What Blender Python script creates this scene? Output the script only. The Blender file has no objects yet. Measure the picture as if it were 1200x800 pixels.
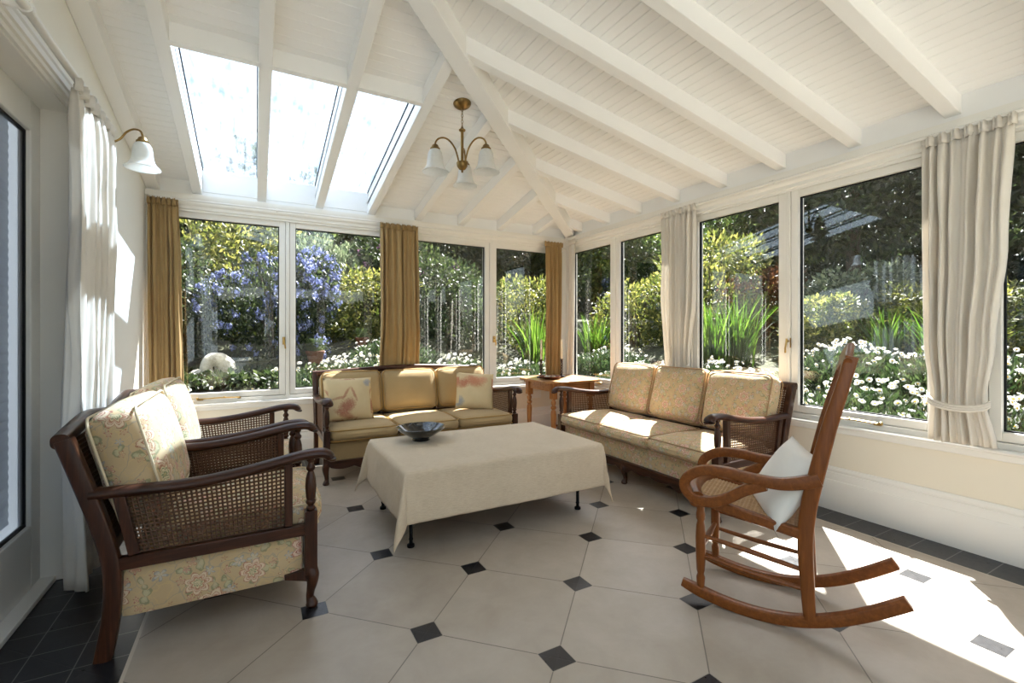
import bpy, bmesh, math, random
from mathutils import Vector, Matrix, Euler, noise
PI = math.pi
S = bpy.context.scene
C = S.collection
rnd = random.Random(7)
R = math.radians

# ------------------------------------------------------------------ helpers
class MB:
    """collects verts / faces; build() links them as ONE mesh object"""
    def __init__(s):
        s.v = []; s.f = []; s.m = []
    def add(s, verts, faces, mat=0):
        b = len(s.v)
        s.v.extend([tuple(p) for p in verts])
        for q in faces:
            s.f.append(tuple(b + i for i in q)); s.m.append(mat)
    def box(s, lo, hi, mat=0, M=None):
        x0, y0, z0 = lo; x1, y1, z1 = hi
        vs = [(x0,y0,z0),(x1,y0,z0),(x1,y1,z0),(x0,y1,z0),(x0,y0,z1),(x1,y0,z1),(x1,y1,z1),(x0,y1,z1)]
        if M is not None: vs = [M @ Vector(p) for p in vs]
        s.add(vs, [(3,2,1,0),(4,5,6,7),(0,1,5,4),(1,2,6,5),(2,3,7,6),(3,0,4,7)], mat)
    def hexa(s, vs, mat=0):
        s.add(vs, [(3,2,1,0),(4,5,6,7),(0,1,5,4),(1,2,6,5),(2,3,7,6),(3,0,4,7)], mat)
    def lathe(s, prof, n=20, M=None, mat=0, flute=None):
        """prof: list of (r, z) bottom to top"""
        vs = []; fs = []
        for (r, z) in prof:
            for k in range(n):
                a = 2*PI*k/n
                rr = r
                if flute: rr = r*(1+flute(z)*math.cos(a*10))
                vs.append(Vector((rr*math.cos(a), rr*math.sin(a), z)))
        for i in range(len(prof)-1):
            for k in range(n):
                k2 = (k+1) % n
                fs.append((i*n+k, i*n+k2, (i+1)*n+k2, (i+1)*n+k))
        if prof[0][0] > 1e-4: fs.append(tuple(reversed(range(n))))
        if prof[-1][0] > 1e-4: fs.append(tuple(range((len(prof)-1)*n, len(prof)*n)))
        if M is not None: vs = [M @ p for p in vs]
        s.add(vs, fs, mat)
    def sweep(s, path, sec, up=(0,0,1), closed=False, mat=0, scales=None, cap=True):
        """sweep a 2D section (list of (a,b)) along path; a along side, b along up-ish"""
        P = [Vector(p) for p in path]; n = len(P); k = len(sec); up = Vector(up)
        vs = []; fs = []
        for i in range(n):
            if closed: t = P[(i+1) % n]-P[i-1]
            else: t = P[min(i+1, n-1)]-P[max(i-1, 0)]
            t.normalize()
            side = t.cross(up)
            if side.length < 1e-4: side = t.cross(Vector((0.013, 1, 0.02)))
            side.normalize(); u2 = side.cross(t).normalized()
            sc = scales[i] if scales else 1.0
            if not isinstance(sc, tuple): sc = (sc, sc)
            for (a, b) in sec: vs.append(P[i]+side*a*sc[0]+u2*b*sc[1])
        m = n if closed else n-1
        for i in range(m):
            j = (i+1) % n
            for q in range(k):
                q2 = (q+1) % k
                fs.append((i*k+q, i*k+q2, j*k+q2, j*k+q))
        if cap and not closed:
            fs.append(tuple(reversed(range(k)))); fs.append(tuple(range((n-1)*k, n*k)))
        s.add(vs, fs, mat)
    def tube(s, path, r, n=8, up=(0,0,1), closed=False, mat=0, scales=None):
        s.sweep(path, circ(r, n), up, closed, mat, scales)
    def build(s, name, mats, parent=None, loc=(0,0,0), rot=(0,0,0), angle=38, bevel=None, subsurf=0, uv=False, solid=None, flat=False):
        me = bpy.data.meshes.new(name)
        me.from_pydata(s.v, [], s.f)
        if not isinstance(mats, (list, tuple)): mats = [mats]
        for m in mats: me.materials.append(m)
        me.polygons.foreach_set('material_index', s.m)
        if not flat:
            bm = bmesh.new(); bm.from_mesh(me)
            bmesh.ops.recalc_face_normals(bm, faces=bm.faces)
            lim = R(angle)
            for e in bm.edges:
                if len(e.link_faces) == 2: e.smooth = e.calc_face_angle(0) < lim
            for f in bm.faces: f.smooth = True
            if uv:
                L = bm.loops.layers.uv.new('UVMap')
                for f in bm.faces:
                    nn = [abs(c) for c in f.normal]; ax = nn.index(max(nn))
                    for l in f.loops:
                        p = l.vert.co
                        l[L].uv = ((p.y, p.z), (p.x, p.z), (p.x, p.y))[ax]
            bm.to_mesh(me); bm.free()
        me.update()
        o = bpy.data.objects.new(name, me); C.objects.link(o)
        if parent: o.parent = parent
        o.location = loc; o.rotation_euler = rot
        if bevel:
            b = o.modifiers.new('b', 'BEVEL'); b.width = bevel; b.segments = 2; b.limit_method = 'ANGLE'; b.angle_limit = R(40)
            b.harden_normals = False
        if solid:
            q = o.modifiers.new('s', 'SOLIDIFY'); q.thickness = solid; q.offset = 0
        if subsurf:
            q = o.modifiers.new('u', 'SUBSURF'); q.levels = subsurf; q.render_levels = subsurf
        return o

def circ(r, n=8, ry=None):
    ry = ry or r
    return [(r*math.cos(2*PI*k/n), ry*math.sin(2*PI*k/n)) for k in range(n)]
def rect(w, h): return [(-w/2,-h/2),(w/2,-h/2),(w/2,h/2),(-w/2,h/2)]
def rrect(w, h, r, n=3):
    o = []
    for cx, cy, a0 in ((w/2-r,-h/2+r,-90),(w/2-r,h/2-r,0),(-w/2+r,h/2-r,90),(-w/2+r,-h/2+r,180)):
        for k in range(n+1):
            a = R(a0+90*k/n); o.append((cx+r*math.cos(a), cy+r*math.sin(a)))
    return o
def smooth_path(pts, n=6, closed=False):
    P = [Vector(p) for p in pts]; out = []; N = len(P)
    rng = range(N if closed else N-1)
    for i in rng:
        if closed: p0, p1, p2, p3 = P[i-1], P[i], P[(i+1) % N], P[(i+2) % N]
        else: p0, p1, p2, p3 = P[max(i-1,0)], P[i], P[i+1], P[min(i+2,N-1)]
        for k in range(n):
            t = k/n
            out.append(0.5*((2*p1)+(p2-p0)*t+(2*p0-5*p1+4*p2-p3)*t*t+(3*p1-p0-3*p2+p3)*t**3))
    if not closed: out.append(P[-1])
    return out
def tag(o, label=None, cat=None, group=None, kind=None):
    if label: o['label'] = label
    if cat: o['category'] = cat
    if group: o['group'] = group
    if kind: o['kind'] = kind
    return o
def empty(name, loc=(0,0,0), rz=0, label=None, cat=None, group=None):
    o = bpy.data.objects.new(name, None); C.objects.link(o)
    o.location = loc; o.rotation_euler = (0,0,rz); o.empty_display_size = .1
    return tag(o, label, cat, group)
def dup(root, loc, rz=0, label=None, sc=None, group=None):
    r = root.copy(); C.objects.link(r); r.location = loc; r.rotation_euler = (0,0,rz)
    if sc: r.scale = sc if isinstance(sc, tuple) else (sc,)*3
    if label: r['label'] = label
    if group: r['group'] = group
    for ch in list(root.children):
        c = ch.copy(); C.objects.link(c); c.parent = r
        for g in list(ch.children):
            d = g.copy(); C.objects.link(d); d.parent = c
    return r
def struct(o): o['kind'] = 'structure'; return o

# ------------------------------------------------------------------ materials
def mat(name):
    m = bpy.data.materials.new(name); m.use_nodes = True
    nt = m.node_tree; nt.nodes.clear()
    out = nt.nodes.new('ShaderNodeOutputMaterial')
    return m, nt, out
def N(nt, t, **k):
    n = nt.nodes.new(t)
    for a, v in k.items():
        if a in n.inputs.keys() if hasattr(n.inputs, 'keys') else False: n.inputs[a].default_value = v
        else: setattr(n, a, v)
    return n
def lk(nt, a, b): nt.links.new(a, b)
def math_(nt, op, a, b=None, c=None):
    n = nt.nodes.new('ShaderNodeMath'); n.operation = op
    for i, x in enumerate((a, b, c)):
        if x is None: continue
        if isinstance(x, (int, float)): n.inputs[i].default_value = x
        else: nt.links.new(x, n.inputs[i])
    return n.outputs[0]
def mixc(nt, fac, a, b):
    n = nt.nodes.new('ShaderNodeMix'); n.data_type = 'RGBA'
    for i, x in ((0, fac), (6, a), (7, b)):
        if isinstance(x, (int, float)): n.inputs[i].default_value = x
        elif isinstance(x, tuple): n.inputs[i].default_value = x if len(x) == 4 else (*x, 1)
        else: nt.links.new(x, n.inputs[i])
    return n.outputs[2]
def ramp(nt, fac, stops, interp='LINEAR'):
    n = nt.nodes.new('ShaderNodeValToRGB'); e = n.color_ramp.elements
    n.color_ramp.interpolation = interp
    while len(e) < len(stops): e.new(.5)
    for q, (p, c) in zip(e, stops):
        q.position = p; q.color = (*c, 1) if len(c) == 3 else c
    nt.links.new(fac, n.inputs[0]); return n.outputs[0]
def princ(nt, out, color=None, rough=.5, metal=0, spec=None, bump=None, coat=0, sheen=0):
    p = nt.nodes.new('ShaderNodeBsdfPrincipled')
    if isinstance(color, tuple): p.inputs['Base Color'].default_value = (*color, 1)
    elif color is not None: nt.links.new(color, p.inputs['Base Color'])
    p.inputs['Roughness'].default_value = rough; p.inputs['Metallic'].default_value = metal
    if spec is not None: p.inputs['Specular IOR Level'].default_value = spec
    if coat: p.inputs['Coat Weight'].default_value = coat; p.inputs['Coat Roughness'].default_value = .12
    if sheen: p.inputs['Sheen Weight'].default_value = sheen
    if bump is not None: nt.links.new(bump, p.inputs['Normal'])
    nt.links.new(p.outputs[0], out.inputs[0]); return p
def bump(nt, h, dist=.002, strength=1.0):
    b = nt.nodes.new('ShaderNodeBump'); b.inputs['Distance'].default_value = dist; b.inputs['Strength'].default_value = strength
    nt.links.new(h, b.inputs['Height']); return b.outputs[0]
def texco(nt, kind='Object', scale=(1,1,1), rot=(0,0,0)):
    t = nt.nodes.new('ShaderNodeTexCoord'); m = nt.nodes.new('ShaderNodeMapping')
    m.inputs['Scale'].default_value = scale; m.inputs['Rotation'].default_value = rot
    nt.links.new(t.outputs[kind], m.inputs['Vector']); return m.outputs[0]
def noise_(nt, vec, scale, detail=4, rough=.55, dist=0):
    n = nt.nodes.new('ShaderNodeTexNoise'); n.inputs['Scale'].default_value = scale
    n.inputs['Detail'].default_value = detail; n.inputs['Roughness'].default_value = rough; n.inputs['Distortion'].default_value = dist
    if vec is not None: nt.links.new(vec, n.inputs['Vector'])
    return n.outputs[0]

def paint(name, col, rough=.45, vary=.03):
    m, nt, out = mat(name); v = texco(nt)
    f = noise_(nt, v, 3, 3)
    c = mixc(nt, f, tuple(x*(1-vary) for x in col), tuple(min(1, x*(1+vary)) for x in col))
    princ(nt, out, c, rough, bump=bump(nt, noise_(nt, v, 60, 2), .0006, .3)); return m
def wood(name, dark, mid, light, axis='z', scale=6, rough=.3, coat=.3):
    m, nt, out = mat(name)
    s = {'x':(1,12,12),'y':(12,1,12),'z':(12,12,1)}[axis]
    v = texco(nt, 'Object', s)
    f = noise_(nt, v, scale, 6, .6, .6)
    c = ramp(nt, f, [(.28, dark), (.5, mid), (.72, light)])
    princ(nt, out, c, rough, coat=coat, spec=.28, bump=bump(nt, f, .0004, .3)); return m
def metal(name, col, rough=.3, vary=.25):
    m, nt, out = mat(name); f = noise_(nt, texco(nt), 40, 3)
    c = mixc(nt, f, tuple(x*(1-vary) for x in col), col)
    princ(nt, out, c, rough, metal=1); return m
def weave_h(nt, v, sc):
    w1 = nt.nodes.new('ShaderNodeTexWave'); w1.bands_direction = 'X'; w1.inputs['Scale'].default_value = sc; nt.links.new(v, w1.inputs[0])
    w2 = nt.nodes.new('ShaderNodeTexWave'); w2.bands_direction = 'Y'; w2.inputs['Scale'].default_value = sc; nt.links.new(v, w2.inputs[0])
    return math_(nt, 'MULTIPLY', w1.outputs[1], w2.outputs[1])
def cloth(name, col, col2, rough=.9, transl=0, weave=120, slub=1.0, ns=25, depth=.0012):
    m, nt, out = mat(name)
    v = texco(nt, 'UV'); vo = texco(nt, 'Object')
    f = noise_(nt, texco(nt, 'UV', (1, 9, 1)), ns, 4, .6)
    f2 = noise_(nt, vo, 5, 3)
    f = math_(nt, 'MULTIPLY_ADD', math_(nt, 'SUBTRACT', f, .5), slub, f2)
    c = mixc(nt, f, col, col2)
    h = math_(nt, 'MULTIPLY_ADD', weave_h(nt, v, weave), .5, f)
    p = princ(nt, out, c, rough, spec=.2, bump=bump(nt, h, depth, .5), sheen=.15)
    if transl:
        t = nt.nodes.new('ShaderNodeBsdfTranslucent'); lk(nt, c, t.inputs[0])
        mx = nt.nodes.new('ShaderNodeMixShader'); mx.inputs[0].default_value = transl
        lk(nt, p.outputs[0], mx.inputs[1]); lk(nt, t.outputs[0], mx.inputs[2]); lk(nt, mx.outputs[0], out.inputs[0])
    return m

def floral(name, sc=1.0):
    """woven floral tapestry: lobed rosettes, small blooms, leaves and twigs on a cream ground"""
    m, nt, out = mat(name)
    v = texco(nt, 'UV', (sc, sc, sc))
    nz = nt.nodes.new('ShaderNodeTexNoise'); nz.inputs['Scale'].default_value = 11; nz.inputs['Detail'].default_value = 3; lk(nt, v, nz.inputs[0])
    def warp(amt):
        a = nt.nodes.new('ShaderNodeVectorMath'); a.operation = 'MULTIPLY_ADD'
        lk(nt, nz.outputs[1], a.inputs[0]); a.inputs[1].default_value = (amt,)*3; lk(nt, v, a.inputs[2]); return a.outputs[0]
    def voro(vec, scale, feat='F1', rnd_=1.0):
        q = nt.nodes.new('ShaderNodeTexVoronoi'); q.voronoi_dimensions = '2D'; q.feature = feat
        q.inputs['Scale'].default_value = scale; q.inputs['Randomness'].default_value = rnd_; lk(nt, vec, q.inputs['Vector']); return q
    fine = noise_(nt, v, 70, 4, .7)
    c = mixc(nt, noise_(nt, v, 7, 4), (.50,.35,.185), (.62,.48,.29))
    # wavy ochre scrolls and twigs
    for amt, scale, w, col, op in ((.13, 19, .045, (.62,.45,.22), .6), (.10, 12, .022, (.34,.31,.24), .6)):
        ve = voro(warp(amt), scale, 'DISTANCE_TO_EDGE')
        c = mixc(nt, math_(nt, 'MULTIPLY', math_(nt, 'LESS_THAN', ve.outputs[0], w), op), c, col)
    def bloom(c, scale, r0, r1, lobes, stops, op, wob, amt, rj):
        vv = warp(amt); vf = voro(vv, scale, 'F1', rj)
        d = nt.nodes.new('ShaderNodeVectorMath'); d.operation = 'SUBTRACT'; lk(nt, vv, d.inputs[0]); lk(nt, vf.outputs['Position'], d.inputs[1])
        sx = nt.nodes.new('ShaderNodeSeparateXYZ'); lk(nt, d.outputs[0], sx.inputs[0])
        cr = nt.nodes.new('ShaderNodeSeparateColor'); lk(nt, vf.outputs['Color'], cr.inputs[0])
        ang = math_(nt, 'ADD', math_(nt, 'ARCTAN2', sx.outputs[1], sx.outputs[0]), math_(nt, 'MULTIPLY', cr.outputs[0], 6.28))
        ln = nt.nodes.new('ShaderNodeVectorMath'); ln.operation = 'LENGTH'; lk(nt, d.outputs[0], ln.inputs[0])
        pet = math_(nt, 'ABSOLUTE', math_(nt, 'SINE', math_(nt, 'MULTIPLY', ang, lobes/2)))
        size = math_(nt, 'MULTIPLY', math_(nt, 'MULTIPLY_ADD', pet, r1, r0), math_(nt, 'MULTIPLY_ADD', cr.outputs[1], .5, .72))
        rn = math_(nt, 'DIVIDE', ln.outputs['Value'], size)
        rn = math_(nt, 'ADD', rn, math_(nt, 'MULTIPLY', math_(nt, 'SUBTRACT', fine, .5), wob))
        fc = ramp(nt, rn, stops, 'CONSTANT')
        hue = nt.nodes.new('ShaderNodeHueSaturation'); lk(nt, fc, hue.inputs['Color']); lk(nt, math_(nt, 'MULTIPLY_ADD', cr.outputs[2], .05, .47), hue.inputs['Hue']); fc = hue.outputs[0]
        return mixc(nt, math_(nt, 'MULTIPLY', math_(nt, 'LESS_THAN', rn, .98), op), c, fc)
    G, Bl, Pk, Rs, Cr = (.20,.235,.125), (.235,.28,.31), (.55,.27,.19), (.36,.115,.085), (.72,.585,.38)
    # leaves (elongated lobes), little blooms, then the large rosettes
    c = bloom(c, 10.5, .012, .034, 2, [(0,Cr),(.16,G),(.30,(.52,.50,.30)),(.72,(.44,.44,.28)),(.82,G)], .7, .5, .05, 1)
    c = bloom(c, 14, .010, .014, 5, [(0,(.60,.42,.18)),(.3,Rs),(.45,Pk),(.75,Cr),(.84,Rs)], .75, .5, .03, 1)
    c = bloom(c, 8.5, .014, .018, 5, [(0,(.58,.44,.2)),(.25,Bl),(.4,Cr),(.6,(.50,.50,.44)),(.84,Bl)], .7, .5, .03, 1)
    c = bloom(c, 4.7, .046, .026, 7, [(0,(.58,.42,.2)),(.12,G),(.20,Cr),(.30,G),(.36,Cr),(.46,Rs),(.51,Pk),(.60,(.72,.52,.40)),(.68,Rs),(.73,(.74,.58,.42)),(.88,(.66,.42,.32)),(.93,Rs)], .9, .35, .02, .7)
    c = mixc(nt, math_(nt, 'MULTIPLY', fine, .16), c, (.50,.38,.24))
    vw = texco(nt, 'UV')
    h = math_(nt, 'MULTIPLY_ADD', weave_h(nt, vw, 160), .6, noise_(nt, vw, 40, 3))
    princ(nt, out, c, .9, spec=.15, bump=bump(nt, h, .001, .5), sheen=.1); return m

M = {}
M['white'] = paint('white_paint', (.81,.795,.755), .4)
M['ceil'] = paint('ceiling_paint', (.86,.858,.845), .55)
M['wallp'] = paint('cream_wall_paint', (.78,.725,.61), .7)
M['wallw'] = paint('pale_wall_paint', (.84,.82,.755), .7)
M['frame'] = paint('window_paint', (.83,.81,.755), .35)
M['ext'] = paint('render_outside', (.6,.57,.5), .8)
M['blind'] = cloth('grey_blue_blind', (.52,.55,.58), (.58,.61,.64), transl=.45)
M['yard'] = paint('yard_paint', (.36,.40,.45), .8)
M['dwood'] = wood('dark_walnut', (.018,.0055,.0025), (.043,.0135,.0055), (.082,.027,.010), 'y', 5, .36, .15)
M['dwoodz'] = wood('dark_walnut_upright', (.018,.0055,.0025), (.043,.0135,.0055), (.082,.027,.010), 'z', 5, .36, .15)
M['hwood'] = wood('honey_oak', (.13,.037,.006), (.185,.055,.0095), (.25,.080,.015), 'y', 5, .36, .15)
M['hwoodz'] = wood('honey_oak_upright', (.13,.037,.006), (.185,.055,.0095), (.25,.080,.015), 'z', 5, .36, .15)
M['pine'] = wood('antique_pine', (.26,.11,.035), (.40,.19,.065), (.52,.28,.11), 'x', 4, .35, .2)
M['pinez'] = wood('antique_pine_upright', (.20,.075,.02), (.36,.15,.045), (.46,.22,.08), 'z', 4, .35, .2)
M['bog'] = wood('dark_turned_oak', (.015,.008,.005), (.03,.016,.009), (.06,.03,.018), 'z', 8, .35, .2)
M['redbox'] = wood('reddish_brown_wood', (.05,.014,.006), (.11,.032,.012), (.17,.06,.025), 'x', 6, .5, 0)
M['cane'] = wood('aged_cane', (.045,.018,.007), (.085,.036,.014), (.13,.06,.024), 'x', 14, .5, .1)
M['cane2'] = wood('honey_cane', (.36,.20,.09), (.52,.33,.17), (.64,.44,.25), 'x', 14, .5, .1)
M['brass'] = metal('brass', (.62,.42,.16), .28)
M['abrass'] = metal('antique_brass', (.36,.23,.085), .32, .5)
M['iron'] = metal('black_iron', (.02,.02,.022), .45)
M['mustard'] = cloth('mustard_fabric', (.36,.25,.118), (.44,.32,.165), weave=140, slub=.6)
M['goldcurt'] = cloth('gold_curtain', (.37,.24,.10), (.48,.33,.15), transl=.14, weave=90, slub=.5)
M['creamcurt'] = cloth('cream_curtain', (.80,.75,.67), (.87,.83,.76), transl=.22, weave=90, slub=.4)
M['linen'] = cloth('oatmeal_linen', (.60,.485,.345), (.71,.60,.455), weave=110, slub=2.6, ns=30, depth=.003)
M['whitecush'] = cloth('white_cotton', (.80,.77,.71), (.87,.85,.80), weave=120, slub=.4)
M['floral'] = floral('floral_tapestry', 1.12)
M['floral2'] = floral('floral_tapestry_small', 1.65)
M['pipe'] = cloth('cream_piping', (.66,.54,.34), (.74,.63,.44))
M['pipem'] = cloth('mustard_piping', (.36,.21,.06), (.42,.26,.08))
M['pipeb'] = cloth('brown_piping', (.30,.18,.09), (.42,.28,.15))

def m_floor():
    m, nt, out = mat('octagon_stone_floor')
    g = nt.nodes.new('ShaderNodeNewGeometry'); sp = nt.nodes.new('ShaderNodeSeparateXYZ'); lk(nt, g.outputs['Position'], sp.inputs[0])
    X, Y = sp.outputs[0], sp.outputs[1]
    def lt(a, b): return math_(nt, 'LESS_THAN', a, b)
    def gt(a, b): return math_(nt, 'GREATER_THAN', a, b)
    x = math_(nt, 'SUBTRACT', X, .935); y = math_(nt, 'SUBTRACT', Y, 1.365)
    k = 1/math.sqrt(2); s = .5091
    p = math_(nt, 'MULTIPLY', math_(nt, 'ADD', x, y), k/s); q = math_(nt, 'MULTIPLY', math_(nt, 'SUBTRACT', x, y), k/s)
    def cen(a): return math_(nt, 'SUBTRACT', a, math_(nt, 'ROUND', a))
    pc, qc = cen(p), cen(q)                      # cabochon centred cells (tile units)
    ap, aq = math_(nt, 'ABSOLUTE', pc), math_(nt, 'ABSOLUTE', qc)
    l1 = math_(nt, 'ADD', ap, aq)                # diamond in pq = square along the walls
    half = .0485*math.sqrt(2)/s
    cab = lt(l1, half); cabg = lt(l1, half+.008)
    grout = lt(math_(nt, 'MINIMUM', ap, aq), .0042)
    ip = nt.nodes.new('ShaderNodeCombineXYZ'); lk(nt, math_(nt, 'FLOOR', p), ip.inputs[0]); lk(nt, math_(nt, 'FLOOR', q), ip.inputs[1])
    wn = nt.nodes.new('ShaderNodeTexWhiteNoise'); wn.noise_dimensions = '2D'; lk(nt, ip.outputs[0], wn.inputs['Vector'])
    cloud = noise_(nt, g.outputs['Position'], 5, 6, .6, .4)
    cloud = math_(nt, 'MULTIPLY_ADD', wn.outputs[0], .25, cloud)
    stone = ramp(nt, cloud, [(.3,(.325,.27,.21)),(.6,(.39,.335,.27)),(.95,(.46,.40,.33))])
    fine = noise_(nt, g.outputs['Position'], 40, 4, .7)
    stone = mixc(nt, math_(nt, 'MULTIPLY', fine, .3), stone, (.36,.30,.24))
    c = mixc(nt, grout, stone, (.17,.145,.115))
    black = mixc(nt, noise_(nt, g.outputs['Position'], 18, 4), (.007,.007,.0085), (.015,.0145,.017))
    c = mixc(nt, cabg, c, (.30,.26,.21)); c = mixc(nt, cab, c, black)
    # borders of small black quarry tiles
    t = .155
    def line(a, off, w): return lt(math_(nt, 'ABSOLUTE', cen(math_(nt, 'DIVIDE', math_(nt, 'SUBTRACT', a, off), t))), w)
    gl = math_(nt, 'MAXIMUM', line(X, -.391, .012), line(Y, 2.43, .012))
    gr = line(Y, 1.002, .014)
    gb = line(X, 1.0, .014)
    gcol = (.17,.16,.155)
    left = lt(X, -.391); right = gt(X, 3.055); back = gt(Y, 4.33)
    c = mixc(nt, back, c, mixc(nt, gb, black, gcol))
    c = mixc(nt, right, c, mixc(nt, gr, mixc(nt, .0, black, black), gcol))
    c = mixc(nt, left, c, mixc(nt, gl, black, gcol))
    edge = math_(nt, 'MAXIMUM', lt(math_(nt, 'ABSOLUTE', math_(nt, 'ADD', X, .388)), .006), lt(math_(nt, 'ABSOLUTE', math_(nt, 'SUBTRACT', X, 3.05)), .006))
    c = mixc(nt, edge, c, (.50,.44,.36))
    anyg = math_(nt, 'MAXIMUM', grout, cabg)
    h = math_(nt, 'SUBTRACT', math_(nt, 'MULTIPLY', fine, .25), math_(nt, 'MULTIPLY', grout, 1))
    pr = princ(nt, out, c, .42, bump=bump(nt, h, .0012, .5))
    dark = math_(nt, 'MAXIMUM', cab, math_(nt, 'MAXIMUM', left, right)); rr = math_(nt, 'SUBTRACT', math_(nt, 'MULTIPLY_ADD', fine, .22, .30), math_(nt, 'MULTIPLY', dark, .10)); lk(nt, rr, pr.inputs['Roughness'])
    return m
M['floor'] = m_floor()

def m_glass(name, tint=(1,1,1), refl=1.0, dirt=0.0):
    m, nt, out = mat(name)
    tr = nt.nodes.new('ShaderNodeBsdfTransparent'); tr.inputs[0].default_value = (*tint, 1)
    gl = nt.nodes.new('ShaderNodeBsdfGlossy'); gl.inputs['Roughness'].default_value = .0
    lw = nt.nodes.new('ShaderNodeLayerWeight'); lw.inputs[0].default_value = .5      # facing term, the same from both sides
    f = math_(nt, 'MULTIPLY', math_(nt, 'MULTIPLY_ADD', math_(nt, 'POWER', lw.outputs['Facing'], 5), .95, .043), refl)
    f = math_(nt, 'MINIMUM', f, .95)
    mx = nt.nodes.new('ShaderNodeMixShader'); lk(nt, f, mx.inputs[0]); lk(nt, tr.outputs[0], mx.inputs[1]); lk(nt, gl.outputs[0], mx.inputs[2])
    o = mx.outputs[0]
    if dirt:
        v = texco(nt, 'Object')
        n1 = noise_(nt, v, 9, 7, .72); n2 = noise_(nt, texco(nt, 'Object', (5,.6,1)), 5, 4)
        ff = ramp(nt, math_(nt, 'MULTIPLY', n1, n2), [(.12,(.06,)*3),(.42,(1,)*3)])
        df = nt.nodes.new('ShaderNodeBsdfTranslucent'); df.inputs[0].default_value = (.85,.9,.95,1)
        m2 = nt.nodes.new('ShaderNodeMixShader'); lk(nt, math_(nt, 'MULTIPLY', ff, dirt), m2.inputs[0]); lk(nt, o, m2.inputs[1]); lk(nt, df.outputs[0], m2.inputs[2]); o = m2.outputs[0]
    lk(nt, o, out.inputs[0]); return m
M['glass'] = m_glass('window_glass', (.965,.975,.97), 1.25)
M['skyglass'] = m_glass('dimmed_dusty_roof_glass', (.54,.61,.68), 1.1, .16)  # dust, plus a tint added to dim the sky seen through it
M['doorglass'] = m_glass('door_glass', (.93,.95,.98), 1.0)

def m_shade():
    m, nt, out = mat('frosted_glass_shade'); v = texco(nt)
    f = noise_(nt, v, 30, 3, .6, 1.0)
    c = mixc(nt, f, (.80,.80,.77), (.92,.92,.90))
    p = princ(nt, out, c, .35); t = nt.nodes.new('ShaderNodeBsdfTranslucent'); lk(nt, c, t.inputs[0])
    mx = nt.nodes.new('ShaderNodeMixShader'); mx.inputs[0].default_value = .45
    lk(nt, p.outputs[0], mx.inputs[1]); lk(nt, t.outputs[0], mx.inputs[2]); lk(nt, mx.outputs[0], out.inputs[0]); return m
M['shade'] = m_shade()
def m_bowl():
    m, nt, out = mat('dark_glazed_pottery'); v = texco(nt)
    f = noise_(nt, v, 9, 4, .6, 1.5)
    c = ramp(nt, f, [(.45,(.006,.007,.008)),(.58,(.012,.014,.014)),(.70,(.05,.055,.06)),(.76,(.012,.013,.014))])
    princ(nt, out, c, .12, coat=.5); return m
M['bowl'] = m_bowl()
def leafmat(name, a, b, c3=None, transl=.35, rough=.45):
    m, nt, out = mat(name)
    g = nt.nodes.new('ShaderNodeNewGeometry')
    oi = nt.nodes.new('ShaderNodeObjectInfo')
    f = math_(nt, 'FRACT', math_(nt, 'ADD', g.outputs['Random Per Island'], oi.outputs['Random']))
    st = [(0, a), (.6, b)] + ([(.85, c3)] if c3 else [])
    c = ramp(nt, f, st)
    p = princ(nt, out, c, rough, spec=.4)
    t = nt.nodes.new('ShaderNodeBsdfTranslucent')
    hs = nt.nodes.new('ShaderNodeHueSaturation'); hs.inputs['Value'].default_value = 1.5; hs.inputs['Saturation'].default_value = 1.1
    lk(nt, c, hs.inputs['Color']); lk(nt, hs.outputs[0], t.inputs[0])
    mx = nt.nodes.new('ShaderNodeMixShader'); mx.inputs[0].default_value = transl
    lk(nt, p.outputs[0], mx.inputs[1]); lk(nt, t.outputs[0], mx.inputs[2]); lk(nt, mx.outputs[0], out.inputs[0]); return m
M['lf_dark'] = leafmat('dark_leaf', (00.0094,00.0157,00.0062), (00.0229,00.0355,00.0125), (00.0574,00.0731,00.0293))
M['lf_mid'] = leafmat('mid_leaf', (000.0192,000.0360,000.0097), (000.0432,000.0697,000.0192), (000.1081,000.1381,000.0420))
M['lf_yel'] = leafmat('yellow_green_leaf', (0000.0482,0000.0662,0000.0165), (0000.1170,0000.1309,0000.0344), (0000.2619,0000.2481,0000.0758))
M['lf_grey'] = leafmat('grey_green_leaf', (000.0461,000.0639,000.0355), (000.0921,000.1171,000.0639), (000.1952,000.2218,000.1331))
M['lf_sword'] = leafmat('sword_leaf', (000.0215,000.0495,000.0083), (000.0454,000.0866,000.0149), (000.0825,000.1279,000.0264), .5)
M['lf_red'] = leafmat('bronze_red_leaf', (00.0470,00.0188,00.0104), (00.1044,00.0438,00.0229), (00.1566,00.0887,00.0418))
M['lf_daisy'] = leafmat('daisy_leaf', (00.0111,00.0222,00.0079), (00.0253,00.0411,00.0158), (00.0475,00.0673,00.0270))
M['bl_blue'] = leafmat('blue_blossom', (.10,.12,.26), (.17,.20,.38), (.30,.33,.50), .25)
M['bl_pink'] = leafmat('pink_blossom', (.22,.10,.18), (.30,.17,.26), None, .25)
M['bark'] = wood('bark', (.035,.025,.018), (.075,.055,.04), (.13,.10,.075), 'z', 6, .9, 0)
M['petal'] = leafmat('white_petal', (.62,.62,.58), (.70,.70,.67), None, .3)
M['disc'] = paint('yellow_daisy_disc', (.75,.48,.04), .7, .1)
M['terra'] = paint('terracotta', (.16,.06,.03), .8, .15)
M['wax'] = paint('ivory_wax', (.80,.68,.48), .4)
M['plastic'] = paint('white_plastic', (.80,.79,.75), .3)
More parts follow.
